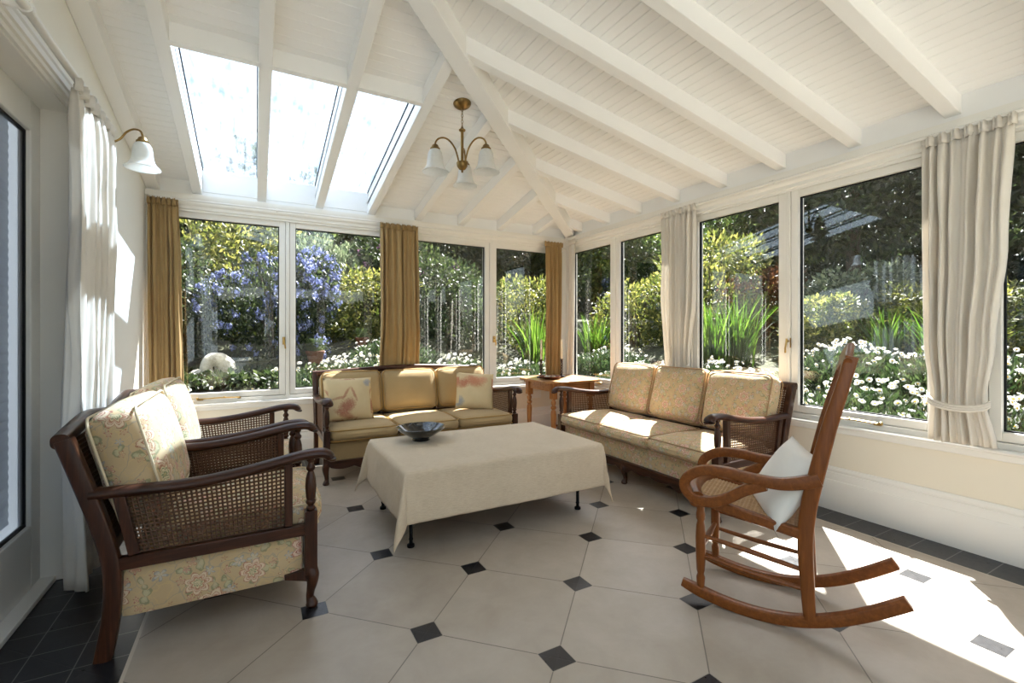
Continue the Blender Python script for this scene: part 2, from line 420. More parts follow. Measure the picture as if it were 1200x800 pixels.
def m_ground():
    m, nt, out = mat('garden_soil'); v = texco(nt)
    c = ramp(nt, noise_(nt, v, 4, 6, .65), [(.35,(.03,.025,.015)),(.55,(.055,.06,.025)),(.7,(.09,.10,.04))])
    princ(nt, out, c, .95, bump=bump(nt, noise_(nt, v, 14, 5), .05, .8)); return m
M['soil'] = m_ground()
M['bouncepave'] = paint('bounce_paving', (.55,.51,.44), .85, .12)  # pale surface for the added terrace that reflects sun indoors
def m_stone():
    m, nt, out = mat('pale_weathered_stone'); v = texco(nt)
    c = ramp(nt, noise_(nt, v, 9, 6, .65), [(.35,(.30,.27,.20)),(.5,(.52,.48,.39)),(.7,(.68,.64,.54))])
    princ(nt, out, c, .9, bump=bump(nt, noise_(nt, v, 30, 5), .01, .6)); return m
M['stone'] = m_stone()
def m_print(name, spots, base1, base2):
    """printed cushion: ragged colour shapes (u,v,ru,rv,rot,col,density) on cream"""
    m, nt, out = mat(name); v = texco(nt, 'UV')
    c = mixc(nt, noise_(nt, v, 12, 3), base1, base2)
    nz = noise_(nt, v, 75, 8, .8, 1.2)
    for (u0, v0, ru, rv, rot, col, dens) in spots:
        mp = nt.nodes.new('ShaderNodeMapping'); mp.vector_type = 'TEXTURE'
        mp.inputs['Location'].default_value = (u0, v0, 0); mp.inputs['Rotation'].default_value = (0,0,rot); mp.inputs['Scale'].default_value = (ru, rv, 1)
        lk(nt, v, mp.inputs[0])
        sp = nt.nodes.new('ShaderNodeSeparateXYZ'); lk(nt, mp.outputs[0], sp.inputs[0])
        d = math_(nt, 'ADD', math_(nt, 'MULTIPLY', sp.outputs[0], sp.outputs[0]), math_(nt, 'MULTIPLY', sp.outputs[1], sp.outputs[1]))
        e = math_(nt, 'ADD', d, math_(nt, 'MULTIPLY', math_(nt, 'SUBTRACT', nz, .5), 4.2))
        a = ramp(nt, math_(nt, 'MULTIPLY', e, .6), [(.12,(dens*.85,)*3),(.70,(0,)*3)])
        tone = mixc(nt, noise_(nt, v, 60, 3), tuple(x*.75 for x in col), tuple(min(1, x*1.3) for x in col))
        c = mixc(nt, a, c, tone)
    h = math_(nt, 'MULTIPLY', weave_h(nt, v, 150), 1.0)
    princ(nt, out, c, .9, spec=.15, bump=bump(nt, h, .0008, .4)); return m

# ------------------------------------------------------------------ room shell
XR, XL, YB, YF = 3.318, -.76, 4.65, -1.7
SILL, GB, GT, PLATE = .560, .645, 2.105, 2.29
def zb(y): return 2.29+.2*(4.7-y)             # underside of the rafters, slope over the back wall
def zr(x): return 2.32+.18*(3.318-x)          # underside of the rafters, slope over the right wall
def hip_x(y): return 3.318-(zb(y)-2.32)/.18
def hip_y(x): return 4.7-(zr(x)-2.29)/.2
BD = .10                                       # rafter depth below the boards

mb = MB(); mb.box((XL-.15, YF-.1, -.12), (XR+.12, YB+.12, 0))
struct(mb.build('floor', M['floor']))
# dado walls
mb = MB(); mb.box((XL-.3, YB, 0), (XR+.14, YB+.14, SILL-.02)); struct(mb.build('wall_back', M['wallp']))
mb = MB(); mb.box((XR, YF-.1, 0), (XR+.14, YB, SILL-.02)); struct(mb.build('wall_right', M['wallp']))
mb = MB(); mb.box((XL-.3, YF-.14, 0), (XR+.14, YF, SILL-.02)); struct(mb.build('wall_front', M['wallp']))
# left (house) wall with the door opening
DY0, DY1, DZ = 1.02, 2.94, 2.20
mb = MB()
mb.box((XL-.30, DY1, 0), (XL, YB, 3.5)); mb.box((XL-.30, DY0, DZ), (XL, DY1, 3.5)); mb.box((XL-.30, YF, 0), (XL, DY0, 3.5))
struct(mb.build('wall_left', M['wallw']))
mb = MB(); mb.box((-3.2, .2, -.1), (-3.1, 3.8, 2.6)); mb.box((-3.2, 3.7, -.1), (XL-.3, 3.8, 2.6)); mb.box((-3.2, .2, -.1), (XL-.3, .3, 2.6))  # unseen yard walls, left open on top so the sky backlights the blind
mb.box((-3.2, .2, -.12), (XL-.15, 3.8, 0))
struct(mb.build('wall_yard', M['yard']))

# door
def frame_boxes(mb, a0, a1, z0, z1, w, f, mat=0):
    """ring of four bars in a plane; f maps (a, z, side) to boxes"""
    f(mb, a0, a0+w, z0, z1, mat); f(mb, a1-w, a1, z0, z1, mat)
    f(mb, a0+w, a1-w, z0, z0+w, mat); f(mb, a0+w, a1-w, z1-w, z1, mat)
door = struct(empty('door_1'))
mb = MB(); mb.box((XL-.16, DY1-.02, 0), (XL, DY1, DZ)); mb.box((XL-.16, DY0, DZ-.02), (XL, DY1-.02, DZ)); mb.box((XL-.16, DY0, 0), (XL, DY0+.02, DZ))
mb.box((XL-.16, DY0, 0), (XL-.05, DY1, .022))
mb.build('door_lining', M['white'], door, bevel=.003)
for (a, b) in ((DY0+.02, 1.975), (1.985, DY1-.02)):
    mb = MB(); x0, x1 = XL-.150, XL-.105
    mb.box((x0, a, .024), (x1, a+.10, DZ-.02)); mb.box((x0, b-.10, .024), (x1, b, DZ-.02))
    mb.box((x0, a+.10, .024), (x1, b-.10, .30)); mb.box((x0, a+.10, DZ-.16), (x1, b-.10, DZ-.02))
    leaf = mb.build('door_leaf', M['white'], door, bevel=.005)
    mb = MB(); g0 = .012
    for (lo, hi) in (((x0+.014, a+.10, .30), (x0+.028, a+.10+g0, DZ-.16)), ((x0+.014, b-.10-g0, .30), (x0+.028, b-.10, DZ-.16)),
                     ((x0+.014, a+.10+g0, .30), (x0+.028, b-.10-g0, .30+g0)), ((x0+.014, a+.10+g0, DZ-.16-g0), (x0+.028, b-.10-g0, DZ-.16))):
        mb.box(lo, hi)
    mb.build('gasket', M['iron'], leaf)
    mb = MB(); mb.box((x0+.018, a+.112, .312), (x0+.024, b-.112, DZ-.172)); mb.build('pane', M['doorglass'], leaf)
mb = MB()
for k in range(44):
    z_ = .30+k*.042
    for q, (xx, zz) in enumerate(((0,0),)): mb.add([(XL-.200, DY0+.02, z_), (XL-.203, DY0+.02, z_+.021), (XL-.200, DY0+.02, z_+.042), (XL-.200, DY1-.05, z_), (XL-.203, DY1-.05, z_+.021), (XL-.200, DY1-.05, z_+.042)], [(0,1,4,3),(1,2,5,4)])
mb.build('blind', M['blind'], door, angle=20, solid=.002)
# architrave round the door: stepped moulding
def moulding(name, path, prof, up, m=None, closed=False):
    mb = MB(); mb.sweep(path, prof, up, closed); return mb.build(name, m or M['white'], angle=30)
arch = [(-.005,-.012),(.012,-.012),(.012,.008),(.022,.012),(.022,.030),(.030,.036),(.030,.062),(.036,.070),(.036,.082),(-.005,.082)]
# arch profile: first coordinate out of the wall, second away from the opening
def arch_piece(name, lo, axis):
    mb = MB()
    if axis == 'z':
        y0 = DY1
        for z in (0, DZ+.0): pass
        vs0 = [(XL+a, y0+b, 0) for a, b in arch]; vs1 = [(XL+a, y0+b, DZ+b) for a, b in arch]
    else:
        vs0 = [(XL+a, DY1+b, DZ+b) for a, b in arch]; vs1 = [(XL+a, DY0-.1, DZ+b) for a, b in arch]
    n = len(arch); mb.add(vs0+vs1, [(i, (i+1) % n, n+(i+1) % n, n+i) for i in range(n)]+[tuple(range(n)), tuple(range(n, 2*n))])
    return struct(mb.build(name, M['white'], angle=30))
arch_piece('trim_1', 0, 'z'); arch_piece('trim_2', 0, 'y')

# skirting with moulded top
prof_sk = [(-.002,.0),(.038,.0),(.038,.175),(.034,.190),(.026,.196),(.024,.215),(.018,.238),(.012,.244),(.016,.252),(.016,.262),(.008,.276),(-.002,.278)]
def skirt(name, p0, p1, nrm):
    mb = MB(); n = len(prof_sk); vs = []
    for p, sgn in ((p0, 0), (p1, 1)):
        for a, b in prof_sk: vs.append((p[0]+nrm[0]*a, p[1]+nrm[1]*a, b))
    mb.add(vs, [(i, (i+1) % n, n+(i+1) % n, n+i) for i in range(n)]+[tuple(range(n)), tuple(range(n, 2*n))])
    struct(mb.build(name, M['white'], angle=30))
skirt('baseboard_right', (XR, YF), (XR, YB), (-1, 0)); skirt('baseboard_back', (XL, YB), (XR, YB), (0, -1))
skirt('baseboard_left', (XL, DY1+.084), (XL, YB), (1, 0)); skirt('baseboard_front', (XL, YF), (XR, YF), (0, 1))

# sills
def sill(name, lo, hi):
    mb = MB(); mb.box(lo, hi); struct(mb.build(name, M['white'], bevel=.012))
sill('trim_3', (XR-.042, YF, SILL-.022), (XR+.12, YB-.045, SILL)); sill('trim_4', (XL, YB-.042, SILL-.022), (XR+.12, YB+.12, SILL))
mb = MB(); mb.box((XR-.018, YF, SILL-.06), (XR, YB-.02, SILL-.022)); struct(mb.build('trim_5', M['white'], bevel=.006))
mb = MB(); mb.box((XL, YB-.018, SILL-.06), (XR-.02, YB, SILL-.022)); struct(mb.build('trim_6', M['white'], bevel=.006))

# windows.  local frame: a along the wall, o outwards, z
def win_axes(side):
    if side == 'back': return lambda a, o, z: (a, YB+o, z)
    if side == 'right': return lambda a, o, z: (XR+o, a, z)
    return lambda a, o, z: (a, YF-o, z)
wcount = [0]
def bx(mb, T, a0, a1, o0, o1, z0, z1):
    P, Q = T(a0, o0, z0), T(a1, o1, z1)
    mb.box(tuple(min(p, q) for p, q in zip(P, Q)), tuple(max(p, q) for p, q in zip(P, Q)))
def window(side, g0, g1, f0, f1, latch=None, stay=None):
    """g0..g1 glass, f0..f1 outer limits of its fixed frame"""
    wcount[0] += 1; T = win_axes(side)
    w = struct(empty('window_%d' % wcount[0], T((g0+g1)/2, .05, GB)))
    base = Vector(w.location)
    T2 = lambda a, o, z: tuple(Vector(T(a, o, z))-base)
    sw = .052
    mb = MB()
    bx(mb, T2, f0, g0-sw, .0, .12, SILL, PLATE-.10); bx(mb, T2, g1+sw, f1, .0, .12, SILL, PLATE-.10)
    bx(mb, T2, g0-sw, g1+sw, .0, .12, SILL, GB-sw); bx(mb, T2, g0-sw, g1+sw, .0, .12, GT+sw, PLATE-.10)
    mb.build('window_frame', M['frame'], w, bevel=.003)
    mb = MB()
    e = .003
    bx(mb, T2, g0-sw+e, g0, .012, .085, GB-sw+e, GT+sw-e); bx(mb, T2, g1, g1+sw-e, .012, .085, GB-sw+e, GT+sw-e)
    bx(mb, T2, g0, g1, .012, .085, GB-sw+e, GB); bx(mb, T2, g0, g1, .012, .085, GT, GT+sw-e)
    sash = mb.build('sash', M['frame'], w, bevel=.004)
    mb = MB(); s = .007
    bx(mb, T2, g0, g0+s, .038, .06, GB, GT); bx(mb, T2, g1-s, g1, .038, .06, GB, GT)
    bx(mb, T2, g0+s, g1-s, .038, .06, GB, GB+s); bx(mb, T2, g0+s, g1-s, .038, .06, GT-s, GT)
    mb.build('glazing_seal', M['iron'], sash)
    mb = MB(); bx(mb, T2, g0+.004, g1-.004, .046, .050, GB+.004, GT-.004); mb.build('pane', M['glass'], sash)
    if latch is not None:
        a = latch; z = 1.08; mb = MB()
        bx(mb, T2, a-.012, a+.012, .002, .012, z-.035, z+.035)
        q = [T2(a, .0, z+.012), T2(a, -.022, z+.014)]; mb.tube(q, .008, 8, (0,0,1))
        mb.tube([T2(a, -.022, z+.03), T2(a, -.026, z), T2(a+.008, -.024, z-.04), T2(a+.012, -.018, z-.07)], .0065, 8, (1,.3,0))
        mb.build('latch', M['brass'], w)
    if stay is not None:
        a0, a1 = stay; mb = MB(); z = GB-.046
        mb.tube([T2(a0, -.012, z), T2((a0+a1)/2, -.014, z+.004), T2(a1, -.012, z)], .006, 8)
        bx(mb, T2, a0-.02, a0+.02, -.012, .012, z-.012, z+.004); bx(mb, T2, a1-.012, a1+.012, -.012, .012, z-.012, z+.004)
        mb.lathe([(0,-.012),(.009,-.008),(.009,.008),(0,.012)], 10, Matrix.Translation(Vector(T2(a0-.02, -.014, z+.004))))
        mb.lathe([(0,-.010),(.007,-.006),(.007,.006),(0,.010)], 10, Matrix.Translation(Vector(T2((a0+a1)/2+.03, -.014, z+.006))))
        mb.build('stay', M['brass'], w)
    return w
window('back', -.600, .188, XL, .2545, .225, (-.40, -.12))
window('back', .321, 1.105, .2545, 1.28, None, (.6, .85))
window('back', 1.455, 2.235, 1.28, 2.3045, None, (1.7, 1.95))
window('back', 2.374, 3.15, 2.3045, XR+.12, 2.34, (2.75, 3.0))
window('right', 3.855, 4.53, 3.785, YB, None, (4.0, 4.3))
window('right', 3.04, 3.715, 2.885, 3.785, None, (3.2, 3.5))
window('right', 2.023, 2.73, 1.953, 2.885, 1.945, (2.2, 2.5))
window('right', 1.170, 1.884, 1.020, 1.953, None, (1.40, 1.64))
window('right', .155, .868, .085, 1.020, .905, (.3, .6))
window('right', -.70, .015, -.85, .085)
window('right', -1.60, -1.00, YF, -.85)
for k in range(4):  # unseen front wall, glazed right across to bring in extra daylight
    a = XL+(XR-XL)/4*k; window('front', a+.09, a+(XR-XL)/4-.09, a, a+(XR-XL)/4)

# lintel, cornice under the rafter feet, plates
mb = MB(); mb.box((XL-.3, YB, PLATE-.10), (XR+.14, YB+.14, 2.42)); struct(mb.build('wall_back_lintel', M['white']))
mb = MB(); mb.box((XR, YF-.14, PLATE-.10), (XR+.14, YB, 2.42)); struct(mb.build('wall_right_lintel', M['white']))
mb = MB(); mb.box((XL-.3, YF-.14, PLATE-.10), (XR, YF, 3.3)); struct(mb.build('wall_front_lintel', M['white']))
corn = [(-.002,2.150),(.010,2.150),(.010,2.166),(.022,2.172),(.022,2.196),(.034,2.204),(.040,2.216),(.040,2.236),(.050,2.244),(.056,2.262),(.056,2.285),(-.002,2.285)]
def cornice(name, p0, p1, nrm):
    mb = MB(); n = len(corn); vs = []
    for p in (p0, p1):
        for a, b in corn: vs.append((p[0]+nrm[0]*a, p[1]+nrm[1]*a, b))
    mb.add(vs, [(i, (i+1) % n, n+(i+1) % n, n+i) for i in range(n)]+[tuple(range(n)), tuple(range(n, 2*n))])
    struct(mb.build(name, M['frame'], angle=30))
cornice('trim_7', (XR, YF), (XR, YB), (-1, 0)); cornice('trim_8', (XL, YB), (XR, YB), (0, -1))

# ---- ceiling: V-jointed boards on two slopes, hole for the roof light
SKX0, SKX1, SKY0, SKY1 = -.385, .955, 2.965, 4.66
ceil = struct(empty('ceiling', (0,0,0)))
def strip(mb, f, a, b, g=.0035, d=.005):
    """board between slope coords a..b with half V grooves; f(t, depth) gives the list of quads ends"""
    f(mb, a, d, a+g, 0); f(mb, a+g, 0, b-g, 0); f(mb, b-g, 0, b, d)
bw = .064
mb = MB()
RKX0, RKX1, RKY0, RKY1 = -.20, 1.25, -1.05, 1.25      # second roof light, in the right-hand slope
def fr(mb, xa, da, xb, db):
    ya, yb_ = min(hip_y(xa), YB), min(hip_y(xb), YB)
    runs = [(YF-.1, ya, yb_)]
    if RKX0 < (xa+xb)/2 < RKX1: runs = [(YF-.1, RKY0, RKY0), (RKY1, ya, yb_)]
    for y0, ea, eb in runs:
        if ea-y0 < 1e-4 and eb-y0 < 1e-4: continue
        mb.add([(xa, y0, zr(xa)+BD+da), (xb, y0, zr(xb)+BD+db), (xb, max(eb, y0), zr(xb)+BD+db), (xa, max(ea, y0), zr(xa)+BD+da)], [(0,1,2,3)])
x = XR+.02
xs = [XL, RKX0, RKX1]
while x > XL: xs.append(x); x -= bw
xs = sorted(xs); xs = [e for i, e in enumerate(xs) if i == 0 or e-xs[i-1] > .012]
for a, b in zip(xs[:-1], xs[1:]): strip(mb, lambda m_, p, dp, q, dq: fr(m_, q, dq, p, dp), a, b)
right_boards = mb.build('boarding', M['ceil'], ceil, flat=True)
mb = MB()
def fb(mb, ya, da, yb_, db):
    segs = [(XL, None)]
    mid = (ya+yb_)/2
    if SKY0 < mid < SKY1: segs = [(XL, SKX0), (SKX1, None)]
    for s0, s1 in segs:
        xa = hip_x(ya) if s1 is None else s1; xb = hip_x(yb_) if s1 is None else s1
        xa = max(xa, s0); xb = max(xb, s0)
        if xa-s0 < 1e-4 and xb-s0 < 1e-4: continue
        mb.add([(s0, ya, zb(ya)+BD+da), (s0, yb_, zb(yb_)+BD+db), (xb, yb_, zb(yb_)+BD+db), (xa, ya, zb(ya)+BD+da)], [(0,1,2,3)])
edges = []; y = YB+.02
while y > .8: edges.append(y); y -= bw
edges = sorted(set(edges+[SKY0, SKY1, .78]))
edges = [e for i, e in enumerate(edges) if i == 0 or e-edges[i-1] > .012]
for a, b in zip(edges[:-1], edges[1:]): strip(mb, lambda m_, p, dp, q, dq: fb(m_, p, dp, q, dq), a, b)
mb.build('boarding', M['ceil'], ceil, flat=True)

# rafters, each its own mesh
RW = .070
def rafter_right(y, w=RW, x1=XR-.006, x0=None):
    x0 = max(XL, hip_x(y)) if x0 is None else x0
    if x1-x0 < .06: return
    mb = MB(); a, b = y-w/2, y+w/2
    mb.hexa([(x0,a,zr(x0)),(x1,a,zr(x1)),(x1,b,zr(x1)),(x0,b,zr(x0)),(x0,a,zr(x0)+BD+.02),(x1,a,zr(x1)+BD+.02),(x1,b,zr(x1)+BD+.02),(x0,b,zr(x0)+BD+.02)])
    mb.build('rafter', M['ceil'], ceil, bevel=.004)
def rafter_back(x, w=RW, y1=YB-.006, up=.02):
    y0 = max(.8, hip_y(x)) if x > -.6 else .9
    if y1-y0 < .06: return
    mb = MB(); a, b = x-w/2, x+w/2
    mb.hexa([(a,y0,zb(y0)),(b,y0,zb(y0)),(b,y1,zb(y1)),(a,y1,zb(y1)),(a,y0,zb(y0)+BD+up),(b,y0,zb(y0)+BD+up),(b,y1,zb(y1)+BD+up),(a,y1,zb(y1)+BD+up)])
    mb.build('rafter', M['ceil'], ceil, bevel=.004)
for k in range(-6, 8): rafter_right(1.05+.47*k)
for k in range(0, 8): rafter_back(-.42+.47*k)
rafter_back(XL+.045, .09)
# hip beam
mb = MB(); pts = []
dirx, diry = hip_x(1.0)-hip_x(4.4), 1.0-4.4
L = math.hypot(dirx, diry); ux, uy = dirx/L, diry/L; px_, py_ = -uy, ux
for yy in (4.60, .80):
    hx = hip_x(yy); hz = zb(yy)-.035
    for s, dz in ((-1,0),(1,0),(1,.17),(-1,.17)): pts.append((hx+px_*.058*s, yy+py_*.058*s, hz+dz))
mb.hexa([pts[0],pts[1],pts[5],pts[4],pts[3],pts[2],pts[6],pts[7]])
mb.build('hip_rafter', M['ceil'], ceil, bevel=.004)
# blocking boards between rafter feet
mb = MB(); mb.box((XL, YB-.012, PLATE-.02), (SKX0, YB, PLATE+.16)); mb.box((SKX1, YB-.012, PLATE-.02), (XR, YB, PLATE+.16)); mb.box((SKX0, YB-.012, PLATE-.02), (SKX1, YB, PLATE+.20))
mb.build('blocking_board', M['ceil'], ceil)
mb = MB(); mb.box((XR-.012, YF, PLATE-.0), (XR, YB-.012, PLATE+.16)); mb.build('blocking_board', M['ceil'], ceil)

# roof light: three bays
GLZ = .215
for k in range(3):
    w = struct(empty('window_%d' % (wcount[0]+1+k), (-.42+.47*(k+.5), 3.8, zb(3.8))))
    o0 = Vector(w.location)
    xa, xb = -.42+.47*k+RW/2, -.42+.47*(k+1)-RW/2
    def sl(mb, x0, x1, y0, y1, z0, z1):
        vs = []
        for dz in (z0, z1):
            for (xx, yy) in ((x0,y0),(x1,y0),(x1,y1),(x0,y1)): vs.append(Vector((xx, yy, zb(yy)+dz))-o0)
        mb.hexa(vs)
    mb = MB()
    sl(mb, xa-.018, xa, SKY0, SKY1, BD-.01, GLZ-.012); sl(mb, xb, xb+.018, SKY0, SKY1, BD-.01, GLZ-.012)
    sl(mb, xa-.018, xb+.018, SKY0-.035, SKY0, .0, GLZ-.012)
    sl(mb, xa, xb, SKY1-.03, SKY1, .02, GLZ-.012)
    mb.build('well_lining', M['ceil'], w, bevel=.002)
    mb = MB(); t = .006
    sl(mb, xa, xa+t, SKY0, SKY1-.03, GLZ-.016, GLZ-.004); sl(mb, xb-t, xb, SKY0, SKY1-.03, GLZ-.016, GLZ-.004)
    mb.build('glazing_seal', M['iron'], w)
    mb = MB(); sl(mb, xa-.018, xb+.018, SKY0-.03, SKY1, GLZ-.004, GLZ+.002); mb.build('pane', M['skyglass'], w)
w = struct(empty('window_%d' % (wcount[0]+4), (.5, .1, zr(.5)))); o0 = Vector(w.location)
def slr(mb, x0, x1, y0, y1, z0, z1):
    mb.hexa([Vector((xx, yy, zr(xx)+dz))-o0 for dz in (z0, z1) for (xx, yy) in ((x0,y0),(x1,y0),(x1,y1),(x0,y1))])
mb = MB(); slr(mb, RKX0-.018, RKX0, RKY0-.018, RKY1+.018, BD-.01, GLZ-.012); slr(mb, RKX1, RKX1+.018, RKY0-.018, RKY1+.018, BD-.01, GLZ-.012)
slr(mb, RKX0, RKX1, RKY0-.018, RKY0, BD-.01, GLZ-.012); slr(mb, RKX0, RKX1, RKY1, RKY1+.018, BD-.01, GLZ-.012); mb.build('well_lining', M['ceil'], w)
mb = MB(); slr(mb, RKX0-.018, RKX1+.018, RKY0-.018, RKY1+.018, GLZ-.004, GLZ+.002); mb.build('pane', M['skyglass'], w)
# outer roof skin (two slopes, with the roof-light hole)
mb = MB(); T0 = .20
def q4(pts): mb.add(pts, [(0,1,2,3)])
zo = lambda x_, y_: min(zb(y_), zr(x_))+T0
E0 = .35
def rk(x0, x1, y0, y1=None):
    n = 16; xs_ = [x0+(x1-x0)*i/n for i in range(n+1)]
    for a, b in zip(xs_[:-1], xs_[1:]):
        ea = hip_y(a) if y1 is None else y1; eb = hip_y(b) if y1 is None else y1
        q4([(a, y0, zr(a)+T0), (b, y0, zr(b)+T0), (b, max(eb, y0), zr(b)+T0), (a, max(ea, y0), zr(a)+T0)])
rk(XL-.2, RKX0-.018, YF-.3); rk(RKX1+.018, XR+E0, YF-.3); rk(RKX0-.018, RKX1+.018, YF-.3, RKY0-.018); rk(RKX0-.018, RKX1+.018, RKY1+.018)
def bk(x0, x1, y0, y1):
    n = 24; ys = [y0+(y1-y0)*i/n for i in range(n+1)]
    for a, b in zip(ys[:-1], ys[1:]):
        xa = min(x1, hip_x(a)) if x1 > 1 else x1; xb = min(x1, hip_x(b)) if x1 > 1 else x1
        if xa <= x0 and xb <= x0: continue
        q4([(x0, a, zb(a)+T0), (max(xa, x0), a, zb(a)+T0), (max(xb, x0), b, zb(b)+T0), (x0, b, zb(b)+T0)])
bk(XL-.2, 9, .5, SKY0-.035); bk(XL-.2, SKX0-.018, SKY0-.035, SKY1); bk(SKX1+.018, 9, SKY0-.035, SKY1); bk(XL-.2, 9, SKY1, YB+E0)
struct(mb.build('roof', M['ext'], flat=True))

# ------------------------------------------------------------------ furniture helpers
def rounded_box(w, d, h, r, n=9, puff=(0, 0, 0), sag=0, seed=0, crease=0):
    """soft cushion body centred at the origin; puff bulges each face pair"""
    mb = MB(); hw = Vector((w/2, d/2, h/2)); pts = {}; vs = []; fs = []
    rs = [min(r, c*.98) for c in hw]
    rm = min(rs)
    def V(i, j, k, N_):
        key = (i, j, k)
        if key in pts: return pts[key]
        def cm(t): return math.sin(t*PI/2)*.35+t*.65
        u = [cm(2*q/n_-1) for q, n_ in zip((i, j, k), N_)]
        p = Vector((u[0]*hw[0], u[1]*hw[1], u[2]*hw[2]))
        inner = Vector([max(-hw[a]+rm, min(hw[a]-rm, p[a])) for a in range(3)])
        dd = p-inner
        if dd.length > 1e-6:
            l = max(abs(c) for c in dd)
            p = inner+dd.normalized()*l
        b = [1-abs(u[a])**2.5 for a in range(3)]
        q = Vector(p)
        q.x += (1 if u[0] > 0 else -1)*puff[0]*b[1]*b[2]*abs(u[0])**3
        q.y += (1 if u[1] > 0 else -1)*puff[1]*b[0]*b[2]*abs(u[1])**3
        q.z += (1 if u[2] > 0 else -1)*puff[2]*b[0]*b[1]*abs(u[2])**3
        if crease:
            nv = noise.noise_vector(Vector((p.x*6+seed*3.1, p.y*6, p.z*6)))
            q += nv*crease
        pts[key] = len(vs); vs.append(q); return pts[key]
    Nx, Ny, Nz = n, max(4, int(n*d/w)) if d < w else n, max(5, int(n*h/w)) if h < w else n
    NN = (Nx, Ny, Nz)
    for i in range(Nx):
        for j in range(Ny):
            fs.append((V(i,j,0,NN), V(i,j+1,0,NN), V(i+1,j+1,0,NN), V(i+1,j,0,NN)))
            fs.append((V(i,j,Nz,NN), V(i+1,j,Nz,NN), V(i+1,j+1,Nz,NN), V(i,j+1,Nz,NN)))
    for i in range(Nx):
        for k in range(Nz):
            fs.append((V(i,0,k,NN), V(i+1,0,k,NN), V(i+1,0,k+1,NN), V(i,0,k+1,NN)))
            fs.append((V(i,Ny,k,NN), V(i,Ny,k+1,NN), V(i+1,Ny,k+1,NN), V(i+1,Ny,k,NN)))
    for j in range(Ny):
        for k in range(Nz):
            fs.append((V(0,j,k,NN), V(0,j,k+1,NN), V(0,j+1,k+1,NN), V(0,j+1,k,NN)))
            fs.append((V(Nx,j,k,NN), V(Nx,j+1,k,NN), V(Nx,j+1,k+1,NN), V(Nx,j,k+1,NN)))
    mb.add(vs, fs); return mb
def piping_loop(w, h, off, r, rad, puffx=0, plane='xz'):
    """rounded rectangle loop of piping"""
    pts = []
    for cx, cy, a0 in ((w/2-r,-h/2+r,-90),(w/2-r,h/2-r,0),(-w/2+r,h/2-r,90),(-w/2+r,-h/2+r,180)):
        for k in range(6):
            a = R(a0+18*k); x, y = cx+r*math.cos(a), cy+r*math.sin(a)
            pts.append((x, off, y) if plane == 'xz' else (x, y, off))
    # subdivide straight runs so the loop can follow the bulge
    out = []
    for p, q in zip(pts, pts[1:]+pts[:1]):
        n = max(1, int((Vector(q)-Vector(p)).length/.06))
        for k in range(n): out.append(tuple(Vector(p).lerp(Vector(q), k/n)))
    mb = MB(); mb.tube(out, rad, 6, (0,1,0) if plane == 'xz' else (0,0,1), closed=True); return mb
def cane_panel(corners, nu, nv, th=.005, hole=.30):
    """woven cane sheet: every cell an eight-sided hole. corners BL, BR, TR, TL"""
    a, b, c, d = [Vector(p) for p in corners]
    nrm = (b-a).cross(d-a).normalized()*th/2
    mb = MB()
    def P(u, v): return (a*(1-u)+b*u)*(1-v)+(d*(1-u)+c*u)*v
    for sgn in (1, -1):
        vs = []; fs = []; grid = {}
        for i in range(nu+1):
            for j in range(nv+1):
                grid[i, j] = len(vs); vs.append(P(i/nu, j/nv)+nrm*sgn)
        for i in range(nu):
            for j in range(nv):
                ring = []
                for k in range(4):
                    ang = PI/4+k*PI/2+PI
                    uu = (i+.5+hole*1.3*math.cos(ang))/nu; vv = (j+.5+hole*1.3*math.sin(ang))/nv
                    ring.append(len(vs)); vs.append(P(uu, vv)+nrm*sgn*.4)
                g = [grid[i,j], grid[i+1,j], grid[i+1,j+1], grid[i,j+1]]
                for k in range(4):
                    k2 = (k+1) % 4
                    fs.append((g[k], g[k2], ring[k2], ring[k]))
        mb.add(vs, fs)
    return mb
def bar(mb, p, q, w, h, up=(0,0,1), mat=0):
    mb.sweep([p, q], rect(w, h), up, mat=mat)
def baluster(mb, x, y, z0, z1, s=1.0):
    H_ = z1-z0
    pr = [(.014,0),(.019,.02),(.019,.06),(.012,.09),(.021,.14),(.022,.17),(.017,.2),(.020,.25),(.023,.45),(.021,.60),(.016,.70),(.012,.74),(.019,.78),(.020,.82),(.012,.87),(.011,.91),(.018,.95),(.018,1.0)]
    mb.lathe([(r*s, z0+t*H_) for r, t in pr], 20, Matrix.Translation((x, y, 0)), flute=lambda z: .05 if .25*H_+z0-.001 < z < .62*H_+z0 else 0)
def cabriole(mb, x, y, ztop, sx, sy, s=1.0):
    """cabriole leg with a knee bulging outwards and a rounded foot"""
    path = [(x, y, ztop), (x+.012*sx, y+.012*sy, ztop*.82), (x+.010*sx, y+.010*sy, ztop*.62), (x+.0*sx, y+.0*sy, ztop*.40), (x-.004*sx, y-.004*sy, ztop*.24), (x+.004*sx, y+.004*sy, ztop*.13), (x+.007*sx, y+.007*sy, ztop*.06), (x+.006*sx, y+.006*sy, 0.0)]
    rads = [.026, .027, .022, .0165, .0155, .021, .025, .020]
    P = smooth_path(path, 4); n = len(P)
    sc = []
    for i in range(n):
        t = i/4; k = min(int(t), len(rads)-2); f = t-k
        sc.append((rads[k]*(1-f)+rads[k+1]*f)*s)
    mb.sweep(P, circ(1, 12), (0,1,0), scales=sc)

